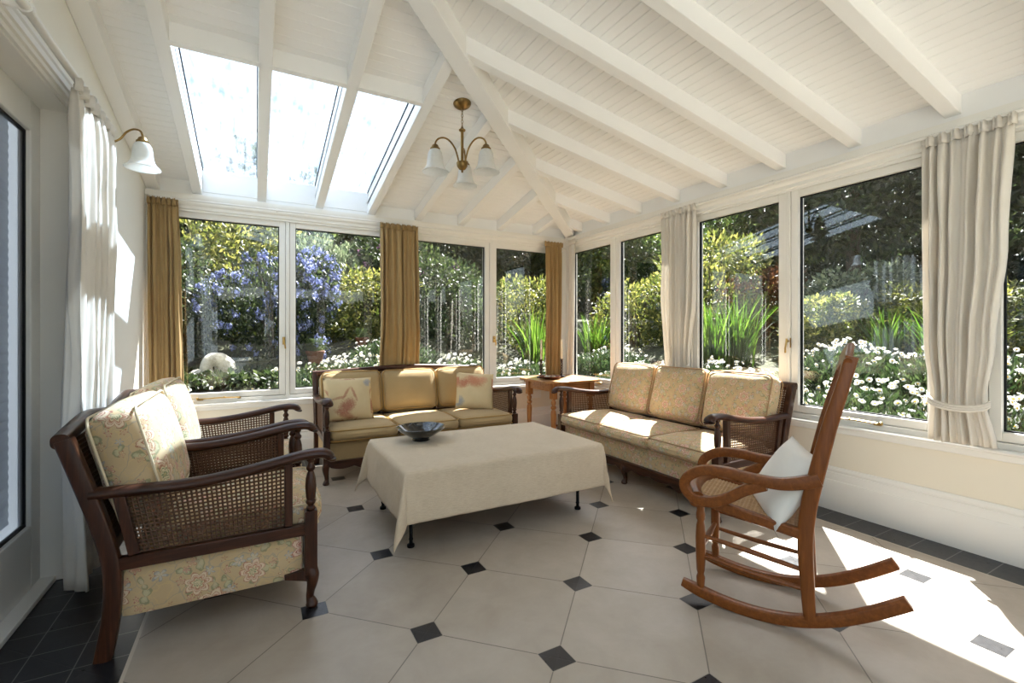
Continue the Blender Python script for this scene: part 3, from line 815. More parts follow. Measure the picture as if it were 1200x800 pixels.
def bergere(root, half, seats, W, Wz, fab, pip, cane, cush_h=.10, back_top=.86, small=False):
    """caned bergere seat: y forward from the rear feet, x across, arms at x = +-half"""
    # rear legs running up into the raked back posts
    for sx in (-1, 1):
        mb = MB(); P = smooth_path([(sx*half, -.014, 0), (sx*half, .008, .14), (sx*half, .013, .30), (sx*half, -.015, .45), (sx*half, -.068, .63), (sx*half, -.117, .785)], 4)
        mb.sweep(P, rrect(.046, .052, .008), (0,1,0)); mb.build('back_leg', Wz, root)
    # crest rail: swept up in the middle, rolled top
    n = 5 if seats == 1 else 9
    path = [(half*(-1+2*i/(n-1)), -.124-.012*math.sin(PI*i/(n-1)), .785+.028*math.sin(PI*i/(n-1))**2) for i in range(n)]
    path[0] = (-half-.02, -.122, .782); path[-1] = (half+.02, -.122, .782)
    mb = MB(); mb.sweep(smooth_path(path, 4), rrect(.050, .052, .02, 4), (0,0,1)); mb.build('crest_rail', wx(W), root)
    mb = MB(); bar(mb, (-half, -.005, .375), (half, -.005, .375), .032, .05); mb.build('lower_back_rail', wx(W), root)
    nb = 3 if seats == 3 else 1
    for k in range(nb):
        x0, x1 = -half+2*half*k/nb, -half+2*half*(k+1)/nb
        e = .02
        cu = int((x1-x0)/.016)
        cane_panel([(x0+e, -.012, .39), (x1-e, -.012, .39), (x1-e, -.120, .77), (x0+e, -.120, .77)], cu, 24).build('back_cane', cane, root, flat=True)
        if k:
            mb = MB(); bar(mb, (x0, -.008, .38), (x0, -.122, .785), .034, .026, (1,0,0)); mb.build('back_stile', Wz, root)
    # arms
    for sx in (-1, 1):
        X = sx*half
        path = smooth_path([(X, -.050, .588), (X, .06, .584), (X, .22, .580), (X, .38, .594), (X, .52, .618), (X, .62, .636), (X, .69, .640), (X, .722, .632), (X, .737, .616), (X, .735, .603)], 4)
        m_ = len(path); sc = []
        for i in range(m_):
            t = i/(m_-1); sc.append(((.92+.35*t**2)*(1 if t < .93 else 1-.45*(t-.93)/.07), (1.0 if t < .9 else 1.0+.25*math.sin((t-.9)/.1*PI))*(1 if t < .96 else 1-.35*(t-.96)/.04)))
        mb = MB(); mb.sweep(path, circ(.033, 14, .021), (0,0,1), scales=sc)
        mb.build('arm', W, root)
        mb = MB(); baluster(mb, X, .660, .405, .625, .92); mb.build('arm_post', Wz, root)
        # square block and cabriole front leg
        mb = MB(); mb.box((X-.024, .636, .140), (X+.024, .684, .405)); cabriole(mb, X, .660, .160, sx*.55, .55)
        mb.hexa([(X-.016,.560,.138),(X+.016,.560,.138),(X+.016,.645,.112),(X-.016,.645,.112),(X-.016,.560,.152),(X+.016,.560,.152),(X+.016,.645,.160),(X-.016,.645,.160)])
        mb.build('front_leg', Wz, root, bevel=.004)
        # side frame
        mb = MB(); bar(mb, (X, .02, .328), (X, .64, .328), .034, .046); mb.build('side_rail', W, root, bevel=.004)
        mb = MB(); bar(mb, (X, .575, .355), (X, .575, .610), .036, .030, (0,1,0)); mb.build('side_stile', Wz, root, bevel=.003)
        mb = MB(); bar(mb, (X, .075, .355), (X, .030, .578), .036, .034, (0,1,0)); mb.build('side_stile', Wz, root, bevel=.003)
        cane_panel([(X, .088, .356), (X, .562, .356), (X, .562, .608), (X, .045, .570)], 32, 16).build('side_cane', cane, root, flat=True)
    # upholstered base
    mb = rounded_box(2*half-.01, .605, .186, .022, 14)
    for i, p in enumerate(mb.v): mb.v[i] = (p[0], p[1]+.330, p[2]+.214)
    mb.build('upholstered_base', fab, root, uv=True)
    mb = MB(); bar(mb, (-half+.02, .655, .152), (half-.02, .655, .152), .030, .040)
    # shaped apron below the front rail
    for k in range(seats):
        x0, x1 = -half+.03+(2*half-.06)*k/seats, -half+.03+(2*half-.06)*(k+1)/seats
        q = 24; top = .135
        vs = []
        for i in range(q+1):
            t = i/q; x = x0+(x1-x0)*t
            dz = .012+.016*abs(math.sin(t*PI*3))+.020*math.exp(-((t-.5)/.12)**2)
            for y in (.648, .662): vs += [(x, y, top), (x, y, top-dz)]
        fs = []
        for i in range(q):
            o = i*4; p = o+4
            fs += [(o, o+1, p+1, p), (o+2, p+2, p+3, o+3), (o+1, o+3, p+3, p+1)]
        mb.add(vs, fs)
    mb.build('front_rail', wx(W), root)
    if seats == 3:
        mb = MB(); cabriole(mb, .0, .645, .14, 0, 1); mb.build('front_leg', Wz, root)
    # cushions
    inner = 2*half-.046; cw = inner/seats
    for k in range(seats):
        cx = -inner/2+cw*(k+.5); hh = cush_h
        edge = 0 if seats == 1 else (1 if k in (0, seats-1) else 0)
        mb = rounded_box(cw-.004, .60, hh, .045, 14, (0, .024, .020), seed=k, crease=.006)
        s_ = mb.build('seat_cushion', fab, root, (cx, .400, .318+hh/2), uv=True)
        for z in (hh/2-.008, -hh/2+.008):
            mb = piping_loop(cw-.018, .59, z, .03, .0045, plane='xy'); mb.build('piping', pip, s_, uv=True)
        bh = back_top-(.318+hh)-.004; th = .15 if not small else .165
        mb = rounded_box(cw-.006, th, bh, .06, 16, (0, .034, .014), seed=k+5, crease=.008)
        zc = .318+hh+bh/2+.004; tilt = R(-15)
        b_ = mb.build('back_cushion', fab, root, (cx, .050 if small else .040, zc), (R(14.5 if small else 16), 0, 0), uv=True)
        for y in (th/2-.012, -th/2+.012):
            mb = piping_loop(cw-.022, bh-.014, y, .045, .0048, plane='xz'); mb.build('piping', pip, b_, uv=True)
WX = {}
def wx(m):
    """same wood with the grain running across"""
    if m.name not in WX:
        base = {'dark_walnut': ((.018,.0055,.0025), (.043,.0135,.0055), (.082,.027,.010)), 'honey_oak': ((.13,.037,.006), (.185,.055,.0095), (.25,.080,.015))}
        b = base.get(m.name, base['dark_walnut'])
        WX[m.name] = wood(m.name+'_across', *b, 'x', 5, .36, .15)
    return WX[m.name]

# armchairs (facing +X)
A = empty('armchair', (-.455, 2.465, 0), R(-90), 'walnut armchair with caned sides and floral cushions, nearest the glass door', 'armchair', 'pair of caned floral armchairs')
bergere(A, .335, 1, M['dwood'], M['dwoodz'], M['floral'], M['pipe'], M['cane'], .11, .875, True)
B = dup(A, (-.475, 3.235, 0), R(-90), 'walnut armchair with caned sides and floral cushions, between the other armchair and the gold curtain')

# the two sofas
Y = empty('sofa', (1.287, 4.420, 0), R(180), 'dark wood three-seat sofa with mustard cushions under the back windows', 'sofa')
bergere(Y, .815, 3, M['dwood'], M['dwoodz'], M['mustard'], M['pipem'], M['cane'], .095, .80)
F = empty('sofa', (3.125, 2.70, 0), R(90), 'caned three-seat sofa with floral cushions in front of the right-hand windows', 'sofa')
bergere(F, .825, 3, M['dwood'], M['dwoodz'], M['floral2'], M['pipeb'], M['cane'], .10, .86)

# scatter cushions on the mustard sofa
def pillow(name, mt, w, h, th, loc, rot, label, seed=0, n=14, cat='cushion'):
    mb = MB(); vs = []; fs = []
    def pos(u, v, s):
        e = (1-abs(u)**2.6)*(1-abs(v)**2.6)
        pin = 1-.05*(1-abs(u)**2)*abs(v)**4-.0
        piv = 1-.05*(1-abs(v)**2)*abs(u)**4
        t = s*th/2*max(e, 0)**.55
        nz = noise.noise(Vector((u*2.2+seed, v*2.2, s*1.7)))*.010*max(e, 0)**.4
        return Vector((u*w/2*piv, t+nz, v*h/2*pin))
    for s in (1, -1):
        g = {}
        for i in range(n+1):
            for j in range(n+1): g[i, j] = len(vs); vs.append(pos(2*i/n-1, 2*j/n-1, s))
        for i in range(n):
            for j in range(n): fs.append((g[i,j], g[i+1,j], g[i+1,j+1], g[i,j+1]) if s < 0 else (g[i,j], g[i,j+1], g[i+1,j+1], g[i+1,j]))
    mb.add(vs, fs)
    o = mb.build(name, mt, None, loc, rot, angle=80, uv=True)
    bm = bmesh.new(); bm.from_mesh(o.data); bmesh.ops.remove_doubles(bm, verts=bm.verts, dist=.0008); bm.to_mesh(o.data); bm.free()
    return tag(o, label, cat)
pr1 = m_print('coral_lobster_print', [(-.03,-.07,.085,.055,.7,(.34,.10,.07),.95),(-.045,-.135,.10,.03,2.7,(.40,.16,.10),.85),(.03,.03,.012,.075,.35,(.36,.12,.08),.8),(-.035,.035,.012,.07,-.55,(.36,.12,.08),.8),(-.09,.0,.07,.012,.2,(.40,.15,.1),.7),(.155,.13,.040,.035,.2,(.30,.32,.38),.95)], (.60,.47,.27), (.68,.55,.34))
pr2 = m_print('coral_fish_print', [(-.02,.085,.10,.062,-.2,(.48,.17,.10),.95),(-.12,.06,.055,.05,.3,(.42,.13,.08),.95),(.07,.10,.05,.04,.4,(.58,.28,.18),.85),(-.155,-.11,.05,.055,.1,(.26,.28,.32),.95),(.02,-.16,.05,.014,.1,(.48,.28,.2),.6)], (.62,.49,.28), (.70,.57,.36))
pillow('cushion', pr1, .40, .37, .13, (.680, 4.045, .600), (R(-20), R(2), R(5)), 'cream square cushion with a coral lobster print on the left end of the mustard sofa', 1)
pillow('cushion', pr2, .37, .36, .13, (1.835, 4.060, .595), (R(-21), R(5), R(-14)), 'cream square cushion with a coral fish print on the right end of the mustard sofa', 4)

# coffee table with iron legs under a linen cloth
CTX0, CTX1, CTY0, CTY1, CTZ = .675, 1.955, 2.345, 3.185, .436
ct = empty('coffee_table', ((CTX0+CTX1)/2, (CTY0+CTY1)/2, 0), 0, 'low coffee table with slim black iron legs hidden under a linen cloth', 'table')
w2, d2 = (CTX1-CTX0)/2, (CTY1-CTY0)/2
mb = MB(); mb.box((-w2+.012, -d2+.012, CTZ-.035), (w2-.012, d2-.012, CTZ-.006)); mb.build('tabletop', M['dwood'], ct, bevel=.004)
for sx in (-1, 1):
    for sy in (-1, 1):
        mb = MB(); mb.lathe([(.020,0),(.021,.006),(.020,.014),(.011,.020),(.010,.034),(.013,.042),(.0105,.050),(.0105,.385),(.016,.392),(.016,CTZ-.036)], 14, Matrix.Translation((-w2+.058 if sx < 0 else w2-.11, sy*(d2-.11), 0)))
        mb.build('leg', M['iron'], ct)
mb = MB()
for sy in (-1, 1): bar(mb, (-w2+.058, sy*(d2-.11), .385), (w2-.11, sy*(d2-.11), .385), .014, .022)
for sx in (-1, 1): bar(mb, (-w2+.058 if sx < 0 else w2-.11, -d2+.11, .385), (-w2+.058 if sx < 0 else w2-.11, d2-.11, .385), .014, .022)
mb.build('frame', M['iron'], ct)
def tablecloth():
    drop = .262; nx, ny, nd = 72, 48, 20
    def axis(half, n):
        a = [-half-drop+drop*i/nd for i in range(nd)]; a += [-half+2*half*i/n for i in range(n)]; a += [half+drop*i/nd for i in range(nd+1)]
        return a
    AX, AY = axis(w2, nx), axis(d2, ny)
    vs = []; r0 = .010
    def fold(s, phase): return .5+.5*math.sin(s*9+phase+1.3*math.sin(s*4.1+phase*2))
    for y in AY:
        for x in AX:
            ax, ay = max(abs(x)-w2, 0), max(abs(y)-d2, 0); sx = 1 if x > 0 else -1; sy = 1 if y > 0 else -1
            bx_, by_ = max(-w2, min(w2, x)), max(-d2, min(d2, y))
            if ax == 0 and ay == 0:
                z = .0012*noise.noise(Vector((x*7, y*7, 3)))+.0008*noise.noise(Vector((x*26, y*26, 3))); vs.append((x, y, CTZ+z)); continue
            r = math.hypot(ax, ay); th = math.atan2(ay, ax)
            corner = math.sin(2*th)
            if ay == 0 or ax == 0:
                s = y if ax > 0 else x; half = d2 if ax > 0 else w2
                near = max(0, 1-(half-abs(s))/.35)
                fl = .045+.035*fold(s, 1.0 if ax > 0 else 2.2)*(1-near*.6)
            else: fl = .045+(.19 if sx < 0 else .05)*corner**1.6
            rho = fl*r*min(1, r/.06)**.3
            hgt = math.sqrt(max(r*r-rho*rho, 0))
            # two swallow folds either side of the hanging corner point
            push = 0
            if ax > 0 and ay > 0: push = .030*(r/.3)*math.sin(4*th-PI/2)*corner
            ox = rho*math.cos(th)-push*math.sin(th)*0; oy = rho*math.sin(th)
            dx, dy = math.cos(th), math.sin(th)
            ox += push*dx*.6; oy += push*dy*.6
            # wrinkles
            wv = noise.noise(Vector((x*9, y*9, 1.7)))*.005*min(1, r/.08)+noise.noise(Vector((x*24, y*24, 4.7)))*.0028*min(1, r/.05)
            ez = CTZ-hgt+r0*(1-math.exp(-r/r0))*.0
            vs.append((bx_+sx*(ox+r0*(1-math.exp(-r/.006))*dx+wv*dx), by_+sy*(oy+r0*(1-math.exp(-r/.006))*dy+wv*dy), ez))
    nX, nY = len(AX), len(AY)
    fs = [(j*nX+i, j*nX+i+1, (j+1)*nX+i+1, (j+1)*nX+i) for j in range(nY-1) for i in range(nX-1)]
    mb = MB(); mb.add(vs, fs)
    o = mb.build('tablecloth', M['linen'], None, ((CTX0+CTX1)/2, (CTY0+CTY1)/2, 0), angle=180, uv=False, solid=.003)
    # one continuous cloth UV
    L = o.data.uv_layers.new(name='UVMap')
    for p in o.data.polygons:
        for li, vi in zip(p.loop_indices, p.vertices): L.data[li].uv = (AX[vi % nX], AY[vi//nX])
    return tag(o, 'oatmeal linen cloth draped over the coffee table with hanging corner points', 'tablecloth')
tablecloth()
# bowl
mb = MB(); mb.lathe([(0,.0),(.058,0),(.060,.004),(.054,.010),(.056,.016),(.090,.034),(.135,.062),(.158,.082),(.162,.088),(.159,.090),(.150,.084),(.125,.064),(.085,.038),(.045,.022),(0,.018)], 48)
tag(mb.build('bowl', M['bowl'], None, (.965, 3.00, CTZ+.0035), angle=30), 'black glazed shallow footed bowl on the linen cloth', 'bowl')

# ------------------------------------------------------------------ corner side table
st = empty('side_table', (2.865, 4.135, 0), 0, 'pine side table with canted corners and turned legs in the room corner', 'table')
TZ = .668; a = .36; cc = .13
outl = [(-a+cc,-a),(a-cc,-a),(a,-a+cc),(a,a-cc),(a-cc,a),(-a+cc,a),(-a,a-cc),(-a,-a+cc)]
def prism(mb, outl, z0, z1, mat=0):
    n = len(outl); vs = [(x, y, z0) for x, y in outl]+[(x, y, z1) for x, y in outl]
    mb.add(vs, [tuple(reversed(range(n))), tuple(range(n, 2*n))]+[(i, (i+1) % n, n+(i+1) % n, n+i) for i in range(n)], mat)
mb = MB(); prism(mb, outl, TZ-.022, TZ); mb.build('tabletop', M['pine'], st, rot=(0,0,0), bevel=.006)
q = .235
mb = MB()
for sx, sy in ((1,0),(-1,0),(0,1),(0,-1)):
    if sx: mb.box((sx*q-.010, -q, TZ-.115), (sx*q+.010, q, TZ-.022))
    else: mb.box((-q, sy*q-.010, TZ-.115), (q, sy*q+.010, TZ-.022))
mb.build('apron', M['pine'], st)
for sx in (-1, 1):
    for sy in (-1, 1):
        mb = MB(); Mx = Matrix.Translation((sx*q, sy*q, 0))
        mb.box((sx*q-.029, sy*q-.029, TZ-.185), (sx*q+.029, sy*q+.029, TZ-.022))
        mb.lathe([(.016,0),(.020,.02),(.025,.22),(.029,.33),(.025,.36),(.016,.375),(.028,.39),(.028,.405),(.017,.415),(.025,.44),(.026,.455),(.018,.47),(.024,.486)], 16, Mx)
        mb.build('leg', M['pinez'], st)
# plate, shells, candlesticks
mb = MB(); mb.lathe([(0,0),(.055,0),(.065,.004),(.100,.018),(.112,.026),(.112,.031),(.100,.025),(.06,.012),(0,.010)], 36)
tag(mb.build('plate', M['redbox'], None, (2.70, 4.07, TZ), angle=30), 'shallow reddish wooden dish holding pebbles on the corner table', 'dish')
for k, (px, py, s) in enumerate(((-.035,.01,.024),(.012,.03,.020),(.03,-.025,.022),(-.012,-.035,.018),(.0,.0,.021),(.06,.012,.015))):
    mb = MB(); mb.lathe([(0,-.6),(.55,-.5),(.95,-.1),(.9,.25),(.5,.55),(0,.62)], 14)
    for i, p in enumerate(mb.v):
        v = Vector(p); v *= s*(1+.18*noise.noise(v*1.5+Vector((k*4,0,0)))); mb.v[i] = tuple(v)
    o = mb.build('pebble', [M['stone'], M['bowl']][k == 3], None, (2.70+px, 4.07+py, TZ+.011+s*.62), (0,0,k), angle=90)
    tag(o, ['pale grey pebble in the wooden dish on the corner table', 'black pebble in the wooden dish on the corner table'][k == 3], 'pebble', None if k == 3 else 'pale pebbles in the wooden dish')
def candlestick(loc, label):
    t = empty('candlestick', loc, 0, label, 'candlestick', 'pair of barley-twist candlesticks')
    mb = MB(); mb.lathe([(.046,0),(.048,.006),(.044,.012),(.026,.018),(.014,.026),(.013,.030)], 24); mb.build('base', M['bog'], t)
    mb = MB()
    for ph in (0, PI):
        pth = [(.0095*math.cos(ph+z*2*PI/.06), .0095*math.sin(ph+z*2*PI/.06), .028+z) for z in [i*.135/54 for i in range(55)]]
        mb.tube(pth, .0065, 7, (1,.2,0))
    mb.build('twisted_stem', M['bog'], t)
    mb = MB(); mb.lathe([(.010,.160),(.017,.166),(.013,.174),(.015,.190),(.020,.196),(.020,.200),(0,.200)], 16); mb.build('candle_cup', M['bog'], t)
    return t
def candle(loc, label):
    mb = MB(); mb.lathe([(.0105,0),(.0105,.20),(.008,.207),(.002,.209),(.0012,.222),(0,.222)], 14)
    tag(mb.build('candle', M['wax'], None, loc, angle=30), label, 'candle', 'ivory taper candles')
candlestick((2.70, 4.24, TZ), 'dark barley-twist candlestick in front of the gold corner curtain')
candlestick((2.94, 4.20, TZ), 'dark barley-twist candlestick in front of the cream corner curtain')
candle((2.70, 4.24, TZ+.200), 'ivory taper candle before the gold corner curtain')
candle((2.94, 4.20, TZ+.200), 'ivory taper candle before the cream corner curtain')
mb = MB(); prism(mb, [(-.06,-.045),(.06,-.045),(.06,.045),(-.06,.045)], 0, .004)
tag(mb.build('card', M['plastic'], None, (2.93, 3.97, TZ), (0,0,.3)), 'small white card lying on the pine corner table', 'card')
# low box under the table
lb = empty('storage_box', (3.02, 4.05, 0), 0, 'low reddish-brown wooden box on the floor under the corner table', 'box')
mb = MB(); mb.box((-.13,-.17,.0), (.13,.17,.125)); mb.build('body', M['redbox'], lb, bevel=.006)
mb = MB(); mb.box((-.138,-.178,.125), (.138,.178,.15)); mb.build('lid', M['redbox'], lb, bevel=.006)

# ------------------------------------------------------------------ rocking chair.  local: x forward from the rear runner tip, y to the chair's left, z up
RCX, RCY, RCA = 1.990, .746, R(117.5)
rc = empty('rocking_chair', (RCX, RCY, 0), RCA, 'honey oak rocking chair with looped arms and cane seat near the right-hand wall', 'rocking chair')
YN, YF_ = 0.0, -.335        # near runner, far runner (far side is to the chair's right)
YM = (YN+YF_)/2
def ry(side): return YN if side == 0 else YF_
for s in (0, 1):
    y = ry(s); mb = MB()
    P = smooth_path([(0.002, y, .212), (0.100, y, .145), (0.207, y, .085), (0.324, y, .042), (0.441, y, .023), (0.558, y, .024), (0.666, y, .040), (0.763, y, .064)], 5)
    mb.sweep(P, rrect(.034, .044, .006), (0,0,1), scales=[1.0-.25*max(0, i/(len(P)-1)-.9)/.1 for i in range(len(P))])
    mb.build('rocker_runner', M['hwood2x'] if 'hwood2x' in M else M['hwood'], rc, bevel=.002)
    # rear leg sweeping up into the back post
    so = .020 if s == 0 else -.020
    mb = MB()
    P = smooth_path([(0.293, y, .058), (0.300, y, .18), (0.307, y, .34), (0.297, y, .48), (0.270, y+so*.3, .62), (0.231, y+so*.6, .80), (0.192, y+so, .95), (0.163, y+so, 1.065)], 5)
    n = len(P)
    mb.sweep(P, rrect(.036, .048, .008), (1,0,0), scales=[(1.0, .85+.3*math.sin(PI*min(1, i/(n-1)*1.1))) for i in range(n)])
    mb.build('back_post', M['hwoodz'], rc)
    # front leg, turned
    mb = MB(); yy = y
    mb.lathe([(.013,.0),(.016,.02),(.018,.05),(.013,.065),(.017,.08),(.020,.14),(.021,.22),(.018,.27),(.014,.29),(.019,.30),(.019,.32),(.016,.335),(.019,.36)], 16, Matrix.Translation((0.687, yy, .056)))
    mb.build('front_leg', M['hwoodz'], rc)
    # side stretchers
    mb = MB(); mb.tube(smooth_path([(0.293, y, .235), (0.490, y, .262), (0.687, y, .285)], 4), .0095, 10, scales=[.85,.9,1,1.1,1.15,1.1,1,.9,.85]); mb.build('stretcher', M['hwood'], rc)
    mb = MB(); mb.tube(smooth_path([(0.297, y, .165), (0.490, y, .178), (0.687, y, .20)], 4), .0095, 10, scales=[.85,.9,1,1.1,1.15,1.1,1,.9,.85]); mb.build('stretcher', M['hwood'], rc)
    # looped arm cut from one board
    oo = .012 if s == 0 else -.012
    P = smooth_path([(0.261, y+oo, .600), (0.314, y+oo, .578), (0.392, y+oo, .560), (0.490, y+oo, .563), (0.588, y+oo, .574), (0.675, y+oo, .566), (0.736, y+oo, .530), (0.749, y+oo, .485), (0.716, y+oo, .447), (0.656, y+oo, .437), (0.588, y+oo, .462), (0.514, y+oo, .512), (0.441, y+oo, .546)], 6)
    n = len(P)
    mb = MB(); mb.sweep(P, rrect(.042, .036, .006), (.02,0,1) if False else (0,1,0), scales=[(1.25-.25*min(1, i/(n*.25)) if i < n*.25 else 1.0, 1) for i in range(n)])
    mb.build('arm', M['hwood'], rc)
    mb = MB(); bar(mb, (0.300, y, .372), (0.700, y, .442), .034, .040); mb.build('seat_rail', M['hwood'], rc, bevel=.006)
# rails across
mb = MB(); P = smooth_path([(0.700, YN+.017, .440), (0.732, YM+.09, .446), (0.742, YM, .447), (0.732, YM-.09, .446), (0.700, YF_-.017, .440)], 5); mb.sweep(P, rrect(.062, .068, .028, 5), (0,0,1)); mb.build('front_seat_rail', M['hwoodx'] if 'hwoodx' in M else M['hwood'], rc)
mb = MB(); mb.tube([(0.687, YN, .225), (0.687, YM, .225), (0.687, YF_, .225)], .011, 10, scales=[.8,1.3,.8]); mb.build('cross_stretcher', M['hwood'], rc)
mb = MB(); mb.tube([(0.295, YN, .20), (0.295, YM, .20), (0.295, YF_, .20)], .010, 10); mb.build('cross_stretcher', M['hwood'], rc)
mb = MB()
P = smooth_path([(0.183, YN+.03, 1.02), (0.173, YN-.08, 1.055), (0.166, YM, 1.07), (0.173, YF_+.08, 1.055), (0.183, YF_-.03, 1.02)], 5)
mb.sweep(P, rrect(.026, .085, .011), (-.25,0,1)); mb.build('crest_rail', M['hwood'], rc)
mb = MB(); bar(mb, (0.271, YN, .60), (0.271, YF_, .60), .022, .034); bar(mb, (0.305, YN, .385), (0.305, YF_, .385), .028, .036); mb.build('lower_back_rail', M['hwood'], rc, bevel=.004)
# cane seat and cane back
cane_panel([(0.314, YN-.014, .388), (0.314, YF_+.014, .388), (0.719, YF_+.014, .452), (0.719, YN-.014, .452)], 22, 28).build('seat_cane', M['cane2'], rc, flat=True)
cane_panel([(0.267, YN-.014, .615), (0.267, YF_+.014, .615), (0.183, YF_+.010, 1.0), (0.183, YN-.010, 1.0)], 22, 26).build('back_cane', M['cane2'], rc, flat=True)
cane_panel([(0.305, YN-.014, .395), (0.305, YF_+.014, .395), (0.273, YF_+.014, .59), (0.273, YN-.014, .59)], 22, 13).build('back_cane', M['cane2'], rc, flat=True)
# its white cushion
rl = Matrix.Translation((RCX, RCY, 0)) @ Matrix.Rotation(RCA, 4, 'Z')
pl = rl @ Vector((.385, YM+.02, .532))
o = pillow('cushion', M['whitecush'], .34, .33, .12, (0,0,0), (0,0,0), 'plain white cushion leaning in the oak rocking chair', 9)
o.matrix_world = Matrix.Translation(pl) @ Matrix.Rotation(RCA, 4, 'Z') @ Matrix.Rotation(R(-66), 4, 'Z') @ Matrix.Rotation(R(30), 4, 'X') @ Matrix.Rotation(R(-6), 4, 'Y')
o.rotation_euler = o.matrix_world.to_euler()

# ------------------------------------------------------------------ curtains, poles
def curtain(label, p0, d, n, prof, zt, zb_, folds, m, tie=None, seed=0, group=None, amp=.030, tieback=None, push=0):
    """prof: list of (z, t_start, t_end) from top to bottom along direction d"""
    p0, d, n = Vector(p0), Vector(d), Vector(n)
    r_ = random.Random(seed); ph = [r_.uniform(0, 6.28) for _ in range(6)]
    nu, nv = folds*10, 34
    def ext(z):
        for (za, a0, a1), (zc, c0, c1) in zip(prof[:-1], prof[1:]):
            if za >= z >= zc:
                f = (za-z)/(za-zc+1e-9); f = f*f*(3-2*f); return a0+(c0-a0)*f, a1+(c1-a1)*f
        return prof[-1][1:]
    c0 = p0+d*((prof[0][1]+prof[0][2])/2); c0.z = zb_
    vs = []; fs = []; w0 = prof[0][2]-prof[0][1]
    for j in range(nv+1):
        f = j/nv; z = zt+(zb_-zt)*f
        a, b = ext(z)
        hd = max(0, 1-(zt-z)/.09)
        for i in range(nu+1):
            u = i/nu
            wv = math.sin(2*PI*folds*(u+.030*math.sin(ph[0]+u*9+f*1.1)+.014*math.sin(ph[5]+u*23)+.006*math.sin(3.1*f*6+ph[1]+u*20)))
            am = amp*(1-.55*hd)*(.68+.34*math.sin(ph[2]+u*14))*(1+.25*math.sin(ph[3]+f*3+u*5))
            sq = (b-a)/w0
            am *= min(1.35, .6+.4/max(sq, .35)) if not tie else 1
            if tie:
                am *= .55+.45*min(1, abs(z-tie)/.35)
            o = am*(wv+.25*math.sin(2*PI*folds*2*u+ph[4]))
            if hd > .3: o += .004*math.sin(2*PI*folds*3*u)
            o += .012*math.sin(f*5+ph[5])*f
            if push: g_ = max(0, min(1, (1.25-z)/.4)); o = o*(1-.4*g_)-push*g_*g_*(3-2*g_)
            q = p0+d*(a+(b-a)*u)+n*o; q.z = z-.006*hd*abs(math.sin(2*PI*folds*1.5*u))
            vs.append(q-c0)
    for j in range(nv):
        for i in range(nu):
            k = j*(nu+1)+i; fs.append((k, k+1, k+nu+2, k+nu+1))
    root = empty('curtain', c0, 0, label, 'curtain', group)
    mb = MB(); mb.add(vs, fs); o = mb.build('drape', m, root, angle=180, solid=.003)
    L = o.data.uv_layers.new(name='UVMap')
    for p in o.data.polygons:
        for li, vi in zip(p.loop_indices, p.vertices): L.data[li].uv = ((vi % (nu+1))/nu*w0*1.9, (vi//(nu+1))/nv*(zt-zb_))
    # gathered heading tape standing up at the top
    mb = MB(); pt = []
    a, b = prof[0][1:]
    for i in range(nu+1):
        u = i/nu; pt.append(p0+d*(a-.004+(b-a+.008)*u)+n*(amp*.42*math.sin(2*PI*folds*u)+.009*math.sin(2*PI*folds*3*u+ph[1]))-c0)
    vs = []
    for q, zz in ((0, zt-.022), (0, zt-.004), (0, zt+.030)):
        for i, p in enumerate(pt): vs.append(Vector((p.x, p.y, zz-zb_+(.007*math.sin(i*1.9) if zz > zt else 0)))+n*(.006 if zz < zt-.01 else .009))
    k = nu+1; fs = [(r*k+i, r*k+i+1, (r+1)*k+i+1, (r+1)*k+i) for r in range(2) for i in range(nu)]
    mb.add(vs, fs); h = mb.build('heading', m, root, angle=180, solid=.006)
    L = h.data.uv_layers.new(name='UVMap')
    for p in h.data.polygons:
        for li, vi in zip(p.loop_indices, p.vertices): L.data[li].uv = ((vi % k)/nu*w0*1.9, (vi//k)*.02)
    if tieback:
        zt_, t0, t1, sagz = tieback; mb = MB()
        for q in range(3):
            pts = []
            for i in range(17):
                u = i/16; a = PI*u
                pp = p0+d*((t0+t1)/2-(t1-t0)/2*math.cos(a))+n*(.010+.052*math.sin(a)+.003*q); pp.z = zt_-sagz*math.sin(a)-.011*q+.02*u
                pts.append(pp-c0)
            mb.tube(pts, .0075, 7)
        mb.build('tieback', m, root, uv=True)
    return root
xc = XR-.062
GX = (0,1,0)
# gold curtains on the back wall (along +X, towards the room is -Y)
yb = YB-.10
gz = 2.185
curtain('gold curtain hanging in the corner beside the left wall', (0, yb, 0), (1,0,0), (0,-1,0), [(2.4,-.735,-.545),(1.6,-.735,-.52),(.35,-.72,-.50)], gz, .30, 6, M['goldcurt'], seed=1, group='gold curtains on the back windows', amp=.026)
curtain('wide gold curtain hanging behind the mustard sofa between two windows', (0, yb, 0), (1,0,0), (0,-1,0), [(2.4,1.060,1.425),(1.5,1.065,1.44),(.62,1.06,1.47)], gz, .585, 7, M['goldcurt'], seed=2, group='gold curtains on the back windows', push=.062)
curtain('gold curtain in the corner behind the side table', (0, yb, 0), (1,0,0), (0,-1,0), [(2.4,2.945,3.195),(1.5,2.955,3.19),(.60,2.955,3.19)], gz, .585, 6, M['goldcurt'], seed=3, group='gold curtains on the back windows', amp=.026)
